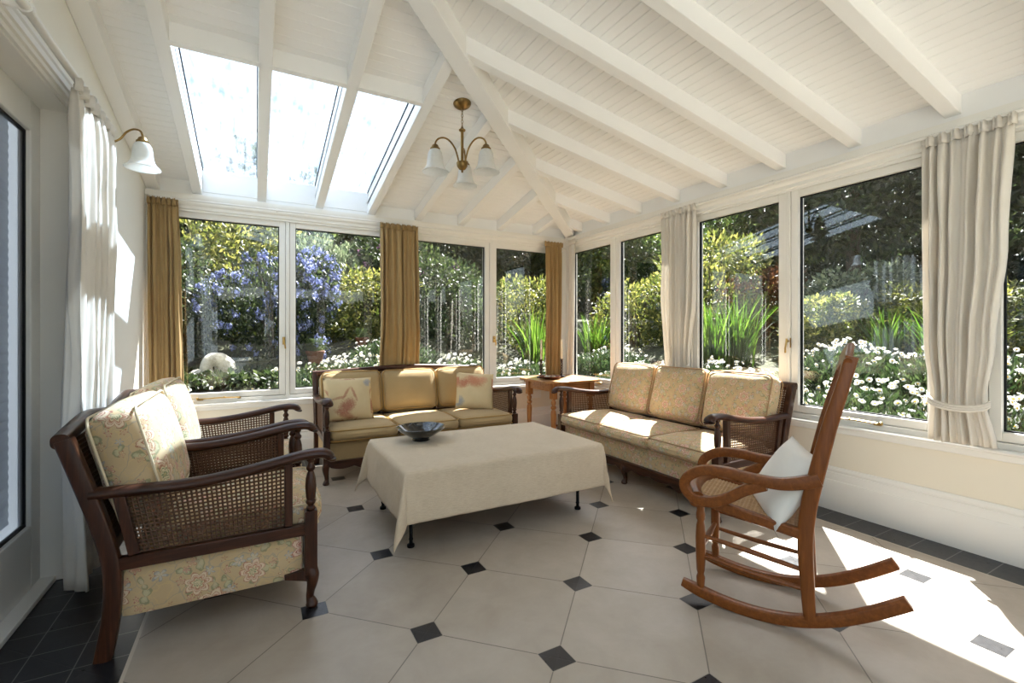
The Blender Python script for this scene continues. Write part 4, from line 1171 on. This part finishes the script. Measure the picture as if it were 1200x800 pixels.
# cream curtains on the right wall (along +Y, into the room is -X)
curtain('narrow cream curtain in the corner next to the gold curtain', (xc, 0, 0), (0,1,0), (-1,0,0), [(2.4,4.36,4.50),(1.5,4.38,4.51),(.60,4.40,4.52)], 2.21, .585, 4, M['creamcurt'], seed=4, group='cream curtains on the right windows', amp=.02)
curtain('cream tied-back curtain behind the floral sofa', (xc, 0, 0), (0,1,0), (-1,0,0), [(2.4,2.69,3.07),(1.5,2.69,3.06),(.86,2.76,3.02),(.585,2.70,3.05)], 2.21, .585, 8, M['creamcurt'], tie=.86, seed=5, group='cream curtains on the right windows', tieback=(.88,2.745,3.035,.05))
curtain('large cream tied-back curtain beside the rocking chair', (xc, 0, 0), (0,1,0), (-1,0,0), [(2.4,.800,1.165),(1.6,.835,1.16),(1.1,.875,1.15),(.80,.905,1.125),(.57,.868,1.135)], 2.195, .568, 7, M['creamcurt'], tie=.80, seed=6, group='cream curtains on the right windows', amp=.040, tieback=(.80,.890,1.135,.04))
curtain('long cream curtain hanging by the glass door', (XL+.085, 0, 0), (0,1,0), (1,0,0), [(2.4,2.62,3.20),(1.5,2.62,3.19),(.2,2.60,3.17)], 2.20, .05, 7, M['creamcurt'], seed=8, amp=.034)

def pole(label, p, q, r, brackets, n, rings=()):
    p, q, n = Vector(p), Vector(q), Vector(n)
    t = empty('curtain_pole', p, 0, label, 'curtain pole'); d = (q-p).normalized(); L = (q-p).length
    mb = MB(); mb.tube([p-p, q-p], r, 14); mb.build('pole', M['white'], t)
    for b in brackets:
        c = d*b; mb = MB()
        mb.tube([c+n*0, c-n*(r+.05)], r*.7, 8); mb.tube([c-d*.012, c+d*.012], r*1.45, 14)
        mb.build('bracket', M['white'], t)
    return t
pole('slim white curtain pole along the right-hand wall', (xc, YB-.14, 2.232), (xc, YF+.1, 2.232), .010, (.4, 1.75, 2.48, 4.4), (-1,0,0))
pole('slim white curtain track along the back wall', (XL+.03, yb, 2.222), (XR-.12, yb, 2.222), .008, (.9, 2.0, 3.1), (0,-1,0))
pole('thick white curtain pole above the glass door on the left wall', (XL+.085, 3.24, 2.245), (XL+.085, .9, 2.245), .016, (.36, 1.08), (1,0,0))

# ------------------------------------------------------------------ lights of the room (switched off)
def bell(mb, Mx):
    mb.lathe([(.024,0),(.032,-.006),(.042,-.022),(.047,-.050),(.050,-.085),(.056,-.110),(.068,-.128),(.082,-.140),(.086,-.146)][::-1], 28, Mx)
def bell_shade(parent, p, sc=1.0):
    mb = MB(); bell(mb, Matrix.Scale(sc, 4)); 
    mb.f = [f for f in mb.f if len(f) == 4]; mb.m = [0]*len(mb.f)
    s = mb.build('lamp_shade', M['shade'], parent, p, angle=80, solid=.003)
    mb = MB(); mb.lathe([(.012,-.008),(.026,-.006),(.031,.0),(.031,.008),(.024,.014),(.020,.026),(.010,.034)], 20, Matrix.Scale(sc, 4)); mb.build('gallery', M['abrass'], s)
    mb = MB(); mb.lathe([(0,-.115),(.012,-.108),(.020,-.085),(.016,-.055),(.012,-.030),(.012,-.01)], 14, Matrix.Scale(sc, 4)); mb.build('bulb', M['shade'], s)
    return s
CHX, CHY = 1.252, 2.98
chz = zb(CHY)+BD
ch = empty('chandelier', (CHX, CHY, chz), 0, 'brass three-arm chandelier with frosted bell shades on the sloping ceiling', 'chandelier')
tl = Matrix.Rotation(math.atan(-.2), 4, 'X')
mb = MB(); mb.lathe([(.012,-.034),(.030,-.030),(.050,-.018),(.060,-.008),(.062,0)], 28, tl); mb.build('canopy', M['abrass'], ch)
mb = MB(); z = -.030; k = 0
while z > 2.565-chz+.004:
    ring = []
    for i in range(12):
        a_ = 2*PI*i/12; q = (.0065*math.cos(a_), 0, .0125*math.sin(a_)-.0125)
        ring.append(Vector((q[0], 0, z+q[2])) if k % 2 == 0 else Vector((0, q[0], z+q[2])))
    mb.tube(ring, .0018, 5, (0,1,0) if k % 2 == 0 else (1,0,0), closed=True); z -= .0205; k += 1
mb.build('chain', M['abrass'], ch)
b0 = -chz
mb = MB(); mb.lathe([(.010,2.32+b0),(.010,2.54+b0),(.022,2.545+b0),(.024,2.552+b0),(.014,2.560+b0),(.006,2.572+b0)], 18); mb.build('stem', M['abrass'], ch)
mb = MB(); mb.lathe([(0,2.255+b0),(.008,2.262+b0),(.006,2.272+b0),(.022,2.280+b0),(.036,2.300+b0),(.040,2.322+b0),(.037,2.328+b0),(.010,2.328+b0)], 24); mb.build('hub', M['abrass'], ch)
yaw = math.atan2(.875, .483)
for k in range(3):
    a_ = yaw+k*2*PI/3; e = Vector((math.cos(a_), math.sin(a_), 0))
    prof_a = [(.026,2.322),(.034,2.36),(.055,2.415),(.09,2.455),(.13,2.470),(.17,2.458),(.194,2.428),(.197,2.395)]
    P = smooth_path([tuple(e*r_+Vector((0,0,z_+b0))) for r_, z_ in prof_a], 5)
    mb = MB(); mb.tube(P, .0058, 9, tuple(Vector((-e.y, e.x, 0)))); arm_ = mb.build('arm', M['abrass'], ch)
    p = e*.197+Vector((0,0,2.378+b0)); bell_shade(ch, p, 1.05)
sc_ = empty('wall_lamp', (XL, 3.40, 2.30), 0, 'brass swan-neck wall lamp with a frosted bell shade on the left wall', 'wall lamp')
mb = MB(); mb.lathe([(.042,0),(.042,.004),(.030,.014),(.012,.022)], 24, Matrix.Rotation(PI/2, 4, 'Y') @ Matrix.Translation((.06,0,.0))); mb.build('backplate', M['abrass'], sc_)
P = smooth_path([(.012,0,-.060),(.05,0,-.068),(.085,0,-.045),(.115,-.01,-.005),(.150,-.03,.012),(.185,-.06,.0),(.200,-.08,-.03),(.202,-.085,-.055)], 5)
mb = MB(); mb.tube(P, .0055, 9, (0,1,.2)); mb.build('arm', M['abrass'], sc_)
bell_shade(sc_, (.202,-.085,-.075), 1.0)
# socket behind the table
so = empty('power_socket', (2.885, YB, .43), 0, 'white double power socket low on the back wall behind the corner table', 'socket')
mb = MB(); mb.box((-.072,-.010,-.042), (.072,0,.042)); mb.build('faceplate', M['plastic'], so, bevel=.004)
mb = MB(); mb.box((-.052,-.0125,.012), (-.034,-.0095,.026)); mb.box((.034,-.0125,.012), (.052,-.0095,.026)); mb.build('switch', M['plastic'], so)

# ------------------------------------------------------------------ garden
def ground_h(d):
    K = [(-9,.10),(0,.12),(.5,.20),(1.2,.40),(2.2,.72),(5,1.35),(9,2.0),(30,3.5)]
    for (a, ha), (b, hb) in zip(K[:-1], K[1:]):
        if a <= d <= b: return ha+(hb-ha)*(d-a)/(b-a)
    return 3.5
def gz_(x, y):
    d = max(x-XR-.14, y-YB-.14)
    return ground_h(d)+.07*noise.noise(Vector((x*.8, y*.8, 0)))*min(1, max(d, 0)*2)
mb = MB()
def gpatch(x0, x1, y0, y1, n, m_):
    vs = []; 
    for j in range(m_+1):
        for i in range(n+1):
            x = x0+(x1-x0)*i/n; y = y0+(y1-y0)*j/m_; vs.append((x, y, gz_(x, y)))
    mb.add(vs, [(j*(n+1)+i, j*(n+1)+i+1, (j+1)*(n+1)+i+1, (j+1)*(n+1)+i) for j in range(m_) for i in range(n)])
gpatch(XR+.14, 22, -8, YB+.14, 50, 40); gpatch(-12, 22, YB+.14, 24, 80, 50); gpatch(-12, 22, -14, YF-.14, 20, 14) 
struct(mb.build('ground', M['soil'], angle=180))
mb = MB(); mb.box((-6, -9, .02), (XR+3, YF-.2, .13)); struct(mb.build('bounce_terrace', M['bouncepave']))  # unseen pale terrace, added to bounce sunlight up onto the ceiling

def leaf_mb(n, blobs, size, seed, aspect=.5, shell=.35, up=.25, fold=.25, spread=.3):
    r_ = random.Random(seed); mb = MB(); tot = sum(b[1][0]*b[1][1]+b[1][0]*b[1][2] for b in blobs)
    vs = []; fs = []
    for c, rad in blobs:
        k = int(n*(rad[0]*rad[1]+rad[0]*rad[2])/tot)
        for _ in range(k):
            dirv = Vector((r_.gauss(0,1), r_.gauss(0,1), r_.gauss(0,1))).normalized()
            rr = 1-shell*r_.random()**1.6
            p = Vector((c[0]+dirv.x*rad[0]*rr, c[1]+dirv.y*rad[1]*rr, c[2]+dirv.z*rad[2]*rr))
            ax = (dirv+Vector((r_.gauss(0,.7), r_.gauss(0,.7), r_.gauss(0,.7)+up))).normalized()
            sd = ax.cross(Vector((r_.gauss(0,1), r_.gauss(0,1), r_.gauss(0,1)))).normalized(); nn = ax.cross(sd)
            L = size*(.7+.6*r_.random()); W = L*aspect*.5
            b = len(vs); vs += [p, p+ax*L*.5+sd*W+nn*W*fold, p+ax*L, p+ax*L*.5-sd*W+nn*W*fold]; fs += [(b, b+1, b+2), (b, b+2, b+3)]
    mb.add(vs, fs); return mb
def blobs(seed, n, rad=1.0, flat=.85, br=.5):
    r_ = random.Random(seed); out = [((0,0,rad*flat*.55), (rad*.75, rad*.75, rad*flat*.65))]
    for _ in range(n):
        a_ = r_.uniform(0, 2*PI); h = r_.uniform(.15, 1.25); q = rad*(1-.35*abs(h-.6))*r_.uniform(.5, .78)
        b = br*r_.uniform(.6, 1.1)*rad; out.append(((q*math.cos(a_), q*math.sin(a_), h*rad*flat), (b*.7, b*.7, b*.6)))
    return out
def mesh_of(mb, name, m): 
    o = mb.build(name, m, flat=True); me = o.data; bpy.data.objects.remove(o); return me
FOL = {
 'fine': mesh_of(leaf_mb(11000, blobs(1, 14), .060, 1, .5), 'fine_foliage', M['lf_dark']),
 'fine2': mesh_of(leaf_mb(10000, blobs(5, 16), .065, 2, .55), 'fine_foliage_b', M['lf_dark']),
 'broad': mesh_of(leaf_mb(6500, blobs(2, 12), .105, 3, .55), 'broad_foliage', M['lf_mid']),
 'loose': mesh_of(leaf_mb(5000, blobs(3, 18, br=.4), .085, 4, .42, .6), 'loose_foliage', M['lf_yel']),
 'tree': mesh_of(leaf_mb(15000, blobs(4, 22, br=.45), .070, 5, .5, .5), 'tree_foliage', M['lf_dark']),
}
# stems shared by shrubs
mb = MB(); r_ = random.Random(3)
for k in range(9):
    a_ = k*2*PI/9; e = Vector((math.cos(a_), math.sin(a_), 0)); h = r_.uniform(.7, 1.0)
    mb.tube(smooth_path([e*.05, e*.14+Vector((0,0,h*.4)), e*(.3+.2*r_.random())+Vector((0,0,h))], 3), .018, 5, (0,1,.1), scales=[1,.9,.8,.7,.6,.5,.3])
STEM = mesh_of(mb, 'shrub_stems', M['bark'])
mb = MB(); mb.tube(smooth_path([(0,0,-1.4),(.03,0,-.7),(-.02,.02,-.1),(.03,0,.6)], 4), .10, 10, (0,1,0), scales=[1.25,1.1,1.05,1,1,.95,.9,.88,.85,.8,.75,.7,.6])
for k in range(7):
    a_ = k*2*PI/7+.3; e = Vector((math.cos(a_), math.sin(a_), 0)); z0 = -.2+.1*k
    mb.tube(smooth_path([Vector((0,0,z0)), e*.3+Vector((0,0,z0+.25)), e*.7+Vector((0,0,z0+.4))], 3), .04, 6, (.1,.2,1), scales=[1,.9,.8,.7,.6,.45,.3])
TRUNK = mesh_of(mb, 'tree_trunk', M['bark'])
def part(me, name, parent, m=None, loc=(0,0,0), rot=(0,0,0), sc=(1,1,1)):
    o = bpy.data.objects.new(name, me); C.objects.link(o); o.parent = parent; o.location = loc; o.rotation_euler = rot; o.scale = sc
    if m: o.material_slots[0].link = 'OBJECT'; o.material_slots[0].material = m
    return o
def shrub(name, x, y, s, fol, m, label, cat='shrub', rz=0, sink=.05):
    if not isinstance(s, tuple): s = (s, s, s)
    t = empty(name, (x, y, gz_(x, y)-sink), rz, label, cat)
    part(FOL[fol], 'foliage', t, m, sc=s); part(STEM, 'stem', t, None, sc=s); return t
def tree(name, x, y, s, zc, fol, m, label, rz=0, group=None):
    if not isinstance(s, tuple): s = (s, s, s)
    z0 = gz_(x, y)-.1
    t = empty(name, (x, y, z0), rz, label, 'tree', group)
    part(FOL[fol], 'crown', t, m, (0,0,zc-z0-s[2]*.6), sc=s)
    part(TRUNK, 'trunk', t, None, (0,0,(zc-z0)*.7), sc=(1.2, 1.2, (zc-z0)*.5)); return t

# blue-flowered shrub outside the left window
ce = shrub('flowering_shrub', .28, 7.5, (1.05, .9, 1.35), 'fine', M['lf_dark'], 'large dark shrub covered in blue blossom outside the left windows', rz=.6)
def blossom_mb(seed, nclus, blob_list, per=26, size=.020, rad=.055, front=None):
    r_ = random.Random(seed); mb = MB(); vs = []; fs = []
    for _ in range(nclus):
        c, rd = r_.choice(blob_list); dv = Vector((r_.gauss(0,1), r_.gauss(0,1), r_.gauss(0,1)+.35)).normalized()
        p0 = Vector((c[0]+dv.x*rd[0]*1.04, c[1]+dv.y*rd[1]*1.04, c[2]+dv.z*rd[2]*1.04))
        for _ in range(per):
            q = Vector((r_.gauss(0,1), r_.gauss(0,1), r_.gauss(0,1))).normalized()
            p = p0+q*rad*r_.uniform(.4, 1); s1 = q.cross(Vector((.3,.5,.8))).normalized()*size; s2 = q.cross(s1).normalized()*size
            b = len(vs); vs += [p-s1, p-s2, p+s1, p+s2]; fs.append((b, b+1, b+2, b+3))
    mb.add(vs, fs); return mb
bl = part(mesh_of(blossom_mb(3, 640, blobs(1, 14), 24, .014, .050), 'blue_blossom', M['bl_blue']), 'blossom', ce, None, sc=(1.05,.9,1.35)); bl['kind'] = 'stuff'
shrub('flowering_shrub', -.15, 8.9, (1.2,1.0,1.6), 'loose', M['lf_yel'], 'yellow and russet leaved shrub rising behind the blue blossom')
shrub('shrub', -1.25, 7.6, (1.1,1.0,1.25), 'fine2', M['lf_dark'], 'dark small-leaved shrub left of the blue blossom, behind the pale stone', rz=1.1)
shrub('shrub', 1.75, 8.3, (1.1,1.0,1.05), 'loose', M['lf_yel'], 'bright yellow-green shrub outside the window left of the gold middle curtain', rz=.4)
shrub('shrub', 1.0, 9.6, (1.2,1.0,1.6), 'fine', M['lf_grey'], 'tall grey-green shrub behind the bright yellow-green one', rz=2)
shrub('shrub', 3.1, 8.0, (1.15,1.0,1.15), 'fine2', M['lf_dark'], 'dark shrub outside the window right of the gold middle curtain', rz=2.5)
pk = shrub('flowering_shrub', 2.75, 9.2, (1.5,1.1,1.75), 'fine', M['lf_dark'], 'tall dark shrub with a few pink blossoms behind the middle curtain window', rz=3)
bl = part(mesh_of(blossom_mb(8, 40, blobs(1, 14), 16), 'pink_blossom', M['bl_pink']), 'blossom', pk, None, sc=(1.5,1.1,1.75)); bl['kind'] = 'stuff'
shrub('shrub', 4.6, 7.9, (.95,.9,1.1), 'loose', M['lf_yel'], 'light green shrub outside the room corner, behind the sword-leaved clump', rz=.2)
shrub('shrub', 6.5, 6.8, (1.0,1.0,1.15), 'loose', M['lf_yel'], 'light green shrub outside the first right-hand window from the corner', rz=1.2)
shrub('shrub', 6.9, 5.4, (1.15,1.15,1.45), 'loose', M['lf_yel'], 'golden-leaved shrub seen over the floral sofa, left of the bronze one', rz=.3)
shrub('shrub', 7.5, 4.95, (.85,.85,1.0), 'loose', M['lf_red'], 'bronze-red leaved shrub up the bank outside the sofa window', rz=1.8)
shrub('shrub', 6.2, 3.2, (.62,.62,.62), 'broad', M['lf_yel'], 'low broad-leaved shrub at the top of the daisies beside the wide window post', rz=1)
shrub('shrub', 6.7, 2.15, (.85,.85,.72), 'loose', M['lf_yel'], 'yellow-green shrub up the bank outside the rocking chair window', rz=2.2)
shrub('shrub', 5.6, .2, (.9,.9,.95), 'fine', M['lf_dark'], 'dark shrub outside the window right of the large cream curtain', rz=.9)
shrub('shrub', 7.5, 3.55, (1.0,1.0,.85), 'loose', M['lf_grey'], 'grey-green shrub beneath the dark tree outside the rocking chair window', rz=.9)
# trees
TR = 'trees beyond the shrubs'
tree('evergreen_tree', -2.6, 11.8, (2.0,1.8,2.2), 3.6, 'tree', M['lf_dark'], 'dark tree beyond the far left of the back windows', .3, TR)
tree('evergreen_tree', 0.6, 12.9, (2.1,1.8,2.3), 3.9, 'tree', M['lf_mid'], 'mid-green tree rising behind the blue blossom', 1.2, TR)
tree('evergreen_tree', 3.6, 12.5, (2.1,1.9,2.4), 3.7, 'tree', M['lf_dark'], 'dark tree beyond the middle of the back windows', 2.2, TR)
tree('evergreen_tree', 6.6, 11.6, (1.9,1.9,2.2), 3.6, 'tree', M['lf_dark'], 'dark tree straight beyond the room corner', 3.2, TR)
tree('evergreen_tree', 8.3, 9.7, (1.8,1.8,2.0), 3.4, 'tree', M['lf_mid'], 'mid-green tree beyond the first right-hand windows', 4.2, TR)
tree('evergreen_tree', 10.9, 7.6, (1.9,1.9,1.9), 3.7, 'tree', M['lf_mid'], 'lower green tree beyond the bronze shrub', 5.0, TR)
tree('evergreen_tree', 10.2, 4.7, (2.2,2.2,2.5), 4.3, 'tree', M['lf_dark'], 'tall dark tree beyond the daisies outside the rocking chair window', .9, TR)
tree('evergreen_tree', 9.4, 0.9, (2.2,2.2,2.4), 3.9, 'tree', M['lf_dark'], 'dark tree beyond the rightmost window', 1.9, TR)
# hedge behind it all
def hedge(x0, y0, x1, y1, h, label, seed):
    t = empty('hedge', ((x0+x1)/2, (y0+y1)/2, 0), math.atan2(y1-y0, x1-x0), label, 'hedge')
    L = math.hypot(x1-x0, y1-y0); bl_ = []
    r2 = random.Random(seed); x = -L/2
    while x < L/2:
        for z in (1.6, 2.6, 3.6, 4.4):
            if z < h: bl_.append(((x+r2.uniform(-.3,.3), r2.uniform(-.3,.3), z), (.95, .8, .8)))
        x += .9
    m_ = leaf_mb(int(4200*L), bl_, .155, seed, .55, .6); m_.build('foliage', M['lf_dark'], t, flat=True)
    return t
hedge(-8, 15.0, 8.0, 15.0, 4.2, 'long dark hedge closing the garden beyond the back windows', 21)
hedge(8.2, 14.6, 14.2, 8.4, 4.2, 'dark hedge closing the garden diagonally beyond the corner', 22)
hedge(14.4, 8.0, 14.4, -6, 4.0, 'long dark hedge closing the garden beyond the right-hand windows', 23)

hedge(-7, -10.5, 8, -10.5, 2.6, 'dark hedge beyond the added bounce terrace behind the viewer', 24)

# sword-leaved clumps
def sword_mb(seed, n=60, h=1.0):
    r2 = random.Random(seed); mb = MB(); vs = []; fs = []
    for _ in range(n):
        a_ = r2.uniform(0, 2*PI); e = Vector((math.cos(a_), math.sin(a_), 0)); b0 = e*r2.uniform(0, .16)+Vector((r2.gauss(0,.05), r2.gauss(0,.05), 0))
        L = h*r2.uniform(.65, 1.05); lean = r2.uniform(.03, .55); w = .0095*r2.uniform(.7, 1.3); sd = Vector((-e.y, e.x, 0))
        sd = (sd+e*r2.gauss(0,.5)).normalized(); k = len(vs); seg = 6
        for i in range(seg+1):
            f = i/seg; p = b0+e*lean*L*f*f+Vector((0,0,L*(f-.12*f*f*lean*2))); ww = w*(1-f**2.5)+.0005
            vs += [p-sd*ww, p+sd*ww]
        for i in range(seg): fs.append((k+2*i, k+2*i+1, k+2*i+3, k+2*i+2))
    mb.add(vs, fs); return mb
SW = [mesh_of(sword_mb(31, 110), 'sword_leaves', M['lf_sword']), mesh_of(sword_mb(32, 130), 'sword_leaves_b', M['lf_sword'])]
def swords(x, y, s, k, label, rz=0):
    t = bpy.data.objects.new('sword_leaved_plant', SW[k]); C.objects.link(t); t.location = (x, y, gz_(x, y)-.02); t.scale = (s*1.15, s*1.15, s); t.rotation_euler = (0,0,rz)
    return tag(t, label, 'plant')
swords(5.35, 4.18, 1.08, 1, 'tall bright sword-leaved clump seen over the floral sofa, left of its twin')
swords(5.60, 3.95, .98, 0, 'tall bright sword-leaved clump seen over the floral sofa, right of its twin', 1)
swords(6.1, 3.2, .70, 1, 'sword-leaved clump just left of the wide window post behind the rocking chair', 2)
swords(4.05, 6.6, 1.0, 0, 'sword-leaved clump outside the back window nearest the corner', 2)
swords(5.3, 6.5, .95, 1, 'sword-leaved clump outside the right-hand window nearest the corner', 3)
swords(6.0, 2.45, .66, 0, 'pale sword-leaved clump above the daisies outside the rocking chair window', 4)
swords(5.7, 1.85, .78, 1, 'sword-leaved clump above the daisies beside the large cream curtain', 5)

# daisies
def flower_me():
    mb = MB(); vs = []; fs = []; npet = 15
    for k in range(npet):
        a_ = 2*PI*k/npet; e = Vector((math.cos(a_), math.sin(a_), 0)); s_ = Vector((-e.y, e.x, 0)); b = len(vs); dz = .002*((k*7) % 3-1)
        vs += [e*.005+s_*.0015, e*.018+s_*.0046+Vector((0,0,.002+dz)), e*.027+s_*.003+Vector((0,0,dz-.001)), e*.027-s_*.003+Vector((0,0,dz-.001)), e*.018-s_*.0046+Vector((0,0,.002+dz)), e*.005-s_*.0015]
        fs.append((b, b+1, b+2, b+3, b+4, b+5))
    mb.add(vs, fs, 0); mb.lathe([(.0085,-.001),(.0085,.002),(.006,.0045),(0,.0055)], 10, None, 1)
    o = mb.build('flower', [M['petal'], M['disc']], flat=True); me = o.data; bpy.data.objects.remove(o); return me
FLW = flower_me()
def daisy_leaves(seed, rx, ry_, h, n):
    r2 = random.Random(seed); mb = MB(); vs = []; fs = []
    for _ in range(n):
        a_ = r2.uniform(0, 2*PI); q = math.sqrt(r2.random()); x, y = rx*q*math.cos(a_), ry_*q*math.sin(a_)
        z = h*(1-.45*q*q)*r2.uniform(.15, 1.0); ax = Vector((r2.gauss(0,.6)+x/rx*.4, r2.gauss(0,.6)+y/ry_*.4, 1)).normalized()
        sd = ax.cross(Vector((r2.gauss(0,1), r2.gauss(0,1), r2.gauss(0,1)))).normalized(); L = r2.uniform(.05, .10); W = .008; p = Vector((x, y, z))
        b = len(vs); vs += [p, p+ax*L*.5+sd*W, p+ax*L, p+ax*L*.5-sd*W]; fs += [(b, b+1, b+2, b+3)]
    mb.add(vs, fs); return mb
DL = [mesh_of(daisy_leaves(41+i, .5, .5, .42, 5200), 'daisy_foliage', M['lf_daisy']) for i in range(2)]
def daisies(x, y, s, nfl, label, k=0, sz=1.0, face=(-.5,-.4,.75)):
    r2 = random.Random(int(x*100+y*17)); z0 = gz_(x, y)-.06
    t = empty('daisy_plant', (x, y, z0), 0, label, 'daisies', 'white daisies outside the windows')
    part(DL[k], 'foliage', t, None, sc=(s[0], s[1], s[2]))
    cen = []
    for i in range(min(98, int(nfl*1.3))):
        a_ = r2.uniform(0, 2*PI); q = math.sqrt(r2.random())*.97
        px, py = .5*s[0]*q*math.cos(a_), .5*s[1]*q*math.sin(a_)
        pz = .42*s[2]*(1-.45*q*q)+r2.uniform(.02, .11)+(gz_(x+px, y+py)-gz_(x, y))*.6
        nrm = (Vector(face)+Vector((r2.gauss(0,.35), r2.gauss(0,.35), r2.gauss(0,.25)))).normalized()
        o = bpy.data.objects.new('flower', FLW); C.objects.link(o); o.parent = t; o.location = (px, py, pz)
        o.rotation_euler = nrm.to_track_quat('Z', 'Y').to_euler(); o.scale = (sz*r2.uniform(.68, 1.0),)*3
    return t
daisies(4.25, .35, (1.1,1.0,1.0), 50, 'daisy plant outside the rightmost window, near the glass', 0)
daisies(4.30, 1.25, (1.1,1.0,1.0), 85, 'daisy plant close to the glass behind the large cream curtain', 1)
daisies(4.35, 1.95, (1.1,1.1,1.05), 95, 'densely flowering daisy plant close to the glass behind the rocking chair', 0)
daisies(5.15, 1.55, (1.2,1.1,1.15), 80, 'flowering daisy plant on the bank, second row behind the rocking chair, near the curtain', 1)
daisies(5.15, 2.45, (1.2,1.1,1.1), 80, 'flowering daisy plant on the bank, second row behind the rocking chair, near the window post', 0)
daisies(4.35, 2.85, (1.1,1.1,1.0), 70, 'daisy plant close to the glass behind the near end of the floral sofa', 1)
daisies(4.60, 3.65, (1.1,1.1,1.0), 60, 'daisy plant below the bright sword leaves behind the floral sofa', 0)
daisies(4.45, 4.6, (1.1,1.1,.95), 40, 'daisy plant outside the first right-hand windows', 1)
daisies(4.9, 5.7, (1.2,1.2,1.0), 40, 'daisy plant outside the corner of the room', 0)
daisies(3.5, 5.75, (1.1,1.1,1.05), 55, 'daisy plant outside the back window nearest the corner', 1)
daisies(2.45, 5.85, (1.2,1.1,1.1), 70, 'daisy plant outside the back window right of the middle gold curtain', 0)
daisies(1.75, 6.7, (1.2,1.1,1.1), 50, 'daisy plant further up the bank behind the middle gold curtain', 1)
daisies(1.15, 5.95, (1.2,1.1,1.05), 75, 'daisy plant outside the back window left of the middle gold curtain', 0)
daisies(.45, 5.85, (.9,.9,.9), 24, 'daisy plant outside the window bar of the left windows', 1)
daisies(-.35, 5.55, (1.2,.8,.75), 10, 'sparsely flowered daisy plant below the pale stone', 0)

# ivy ground cover, stone, pots
mb = leaf_mb(5000, [((x, y, 0), (.35, .35, .07)) for x in (-1.2,-.7,-.2,.3,.8) for y in (-.6, 0, .6)], .07, 51, .7, .9)
iv = mb.build('ivy', M['lf_dark'], None, (-.1, 6.6, gz_(-.1, 6.6)+.02), flat=True); tag(iv, 'low dark green ground cover around the pale stone', 'ivy', kind='stuff')
# pale stone ornament: coiled shape with a hollow
sn = empty('stone_ornament', (-.44, 6.35, gz_(-.44, 6.35)+.05), R(15), 'pale rounded stone ornament lying in the garden outside the left window', 'stone ornament')
mb = MB(); P = []; scl = []
for i in range(40):
    t = i/39; a_ = -.3+t*4.6; rr = .155*(1-.55*t); P.append((rr*math.cos(a_)+.05*t, -.03*t, .17+rr*math.sin(a_)*1.0)); scl.append((.10-.055*t))
mb.sweep(smooth_path(P, 1), circ(1, 14), (0,1,0), scales=scl)
for i, p in enumerate(mb.v):
    v = Vector(p); mb.v[i] = tuple(v+noise.noise_vector(v*9)*.012)
mb.build('coil', M['stone'], sn, angle=80)
mb = MB(); mb.lathe([(0,0),(.14,.0),(.17,.05),(.15,.12),(.09,.17),(0,.19)], 18, Matrix.Translation((-.08,.02,0)))
for i, p in enumerate(mb.v):
    v = Vector(p); mb.v[i] = tuple(v+noise.noise_vector(v*7)*.02)
mb.build('boulder', M['stone'], sn, angle=80)
def pot(x, y, s, label, lift=0):
    t = empty('plant_pot', (x, y, gz_(x, y)+lift), 0, label, 'plant pot')
    mb = MB(); mb.lathe([(.10*s,0),(.15*s,.22*s),(.165*s,.225*s),(.17*s,.27*s),(.15*s,.275*s),(.14*s,.25*s),(0,.24*s)], 24); mb.build('pot', M['terra'], t, angle=30)
    part(FOL['loose'], 'foliage', t, M['lf_mid'], (0,0,.20*s), sc=(.2*s,.2*s,.25*s)); return t
pot(.72, 6.9, .75, 'terracotta pot under the blue blossom, left of the window bar', -.02)
pot(1.42, 7.3, .6, 'terracotta pot among the daisies behind the mustard sofa', .12)

# ------------------------------------------------------------------ daylight
sun = bpy.data.lights.new('sun', 'SUN'); so_ = bpy.data.objects.new('sun', sun); C.objects.link(so_)
sun.energy = 21.0; sun.angle = R(.6); sun.color = (1, .98, .955)
so_.rotation_euler = Vector((-1, -.79, -1.68)).to_track_quat('-Z', 'Y').to_euler(); so_.location = (8, 8, 9)
w = bpy.data.worlds.new('sky'); S.world = w; w.use_nodes = True
nt = w.node_tree; nt.nodes.clear()
sky = nt.nodes.new('ShaderNodeTexSky'); sky.sky_type = 'NISHITA'; sky.sun_disc = False
sky.sun_elevation = R(52.8); sky.sun_rotation = math.atan2(1, .79); sky.air_density = 1.2; sky.dust_density = 2.0; sky.ozone_density = 1.0
bg = nt.nodes.new('ShaderNodeBackground'); bg.inputs[1].default_value = .21
wo = nt.nodes.new('ShaderNodeOutputWorld')
hs = nt.nodes.new('ShaderNodeHueSaturation'); hs.inputs['Saturation'].default_value = .60
lk(nt, sky.outputs[0], hs.inputs['Color']); lk(nt, hs.outputs[0], bg.inputs[0]); lk(nt, bg.outputs[0], wo.inputs[0])

cam = bpy.data.cameras.new('camera'); co = bpy.data.objects.new('camera', cam); C.objects.link(co)
cam.sensor_width = 36; cam.lens = 545/1200*36; cam.shift_y = -10/1200; cam.clip_start = .03
co.location = (0, 0, 1.15); co.rotation_euler = (R(90), 0, -R(28.9)); S.camera = co
S.view_settings.view_transform = 'Standard'; S.view_settings.look = 'None'; S.view_settings.gamma = 1
S.view_settings.use_curve_mapping = False; S.view_settings.exposure = 1.14
cy = S.cycles
cy.max_bounces = 14; cy.diffuse_bounces = 8; cy.glossy_bounces = 4; cy.transmission_bounces = 6; cy.transparent_max_bounces = 24
cy.caustics_reflective = False; cy.caustics_refractive = False; cy.sample_clamp_indirect = 6; cy.use_denoising = True
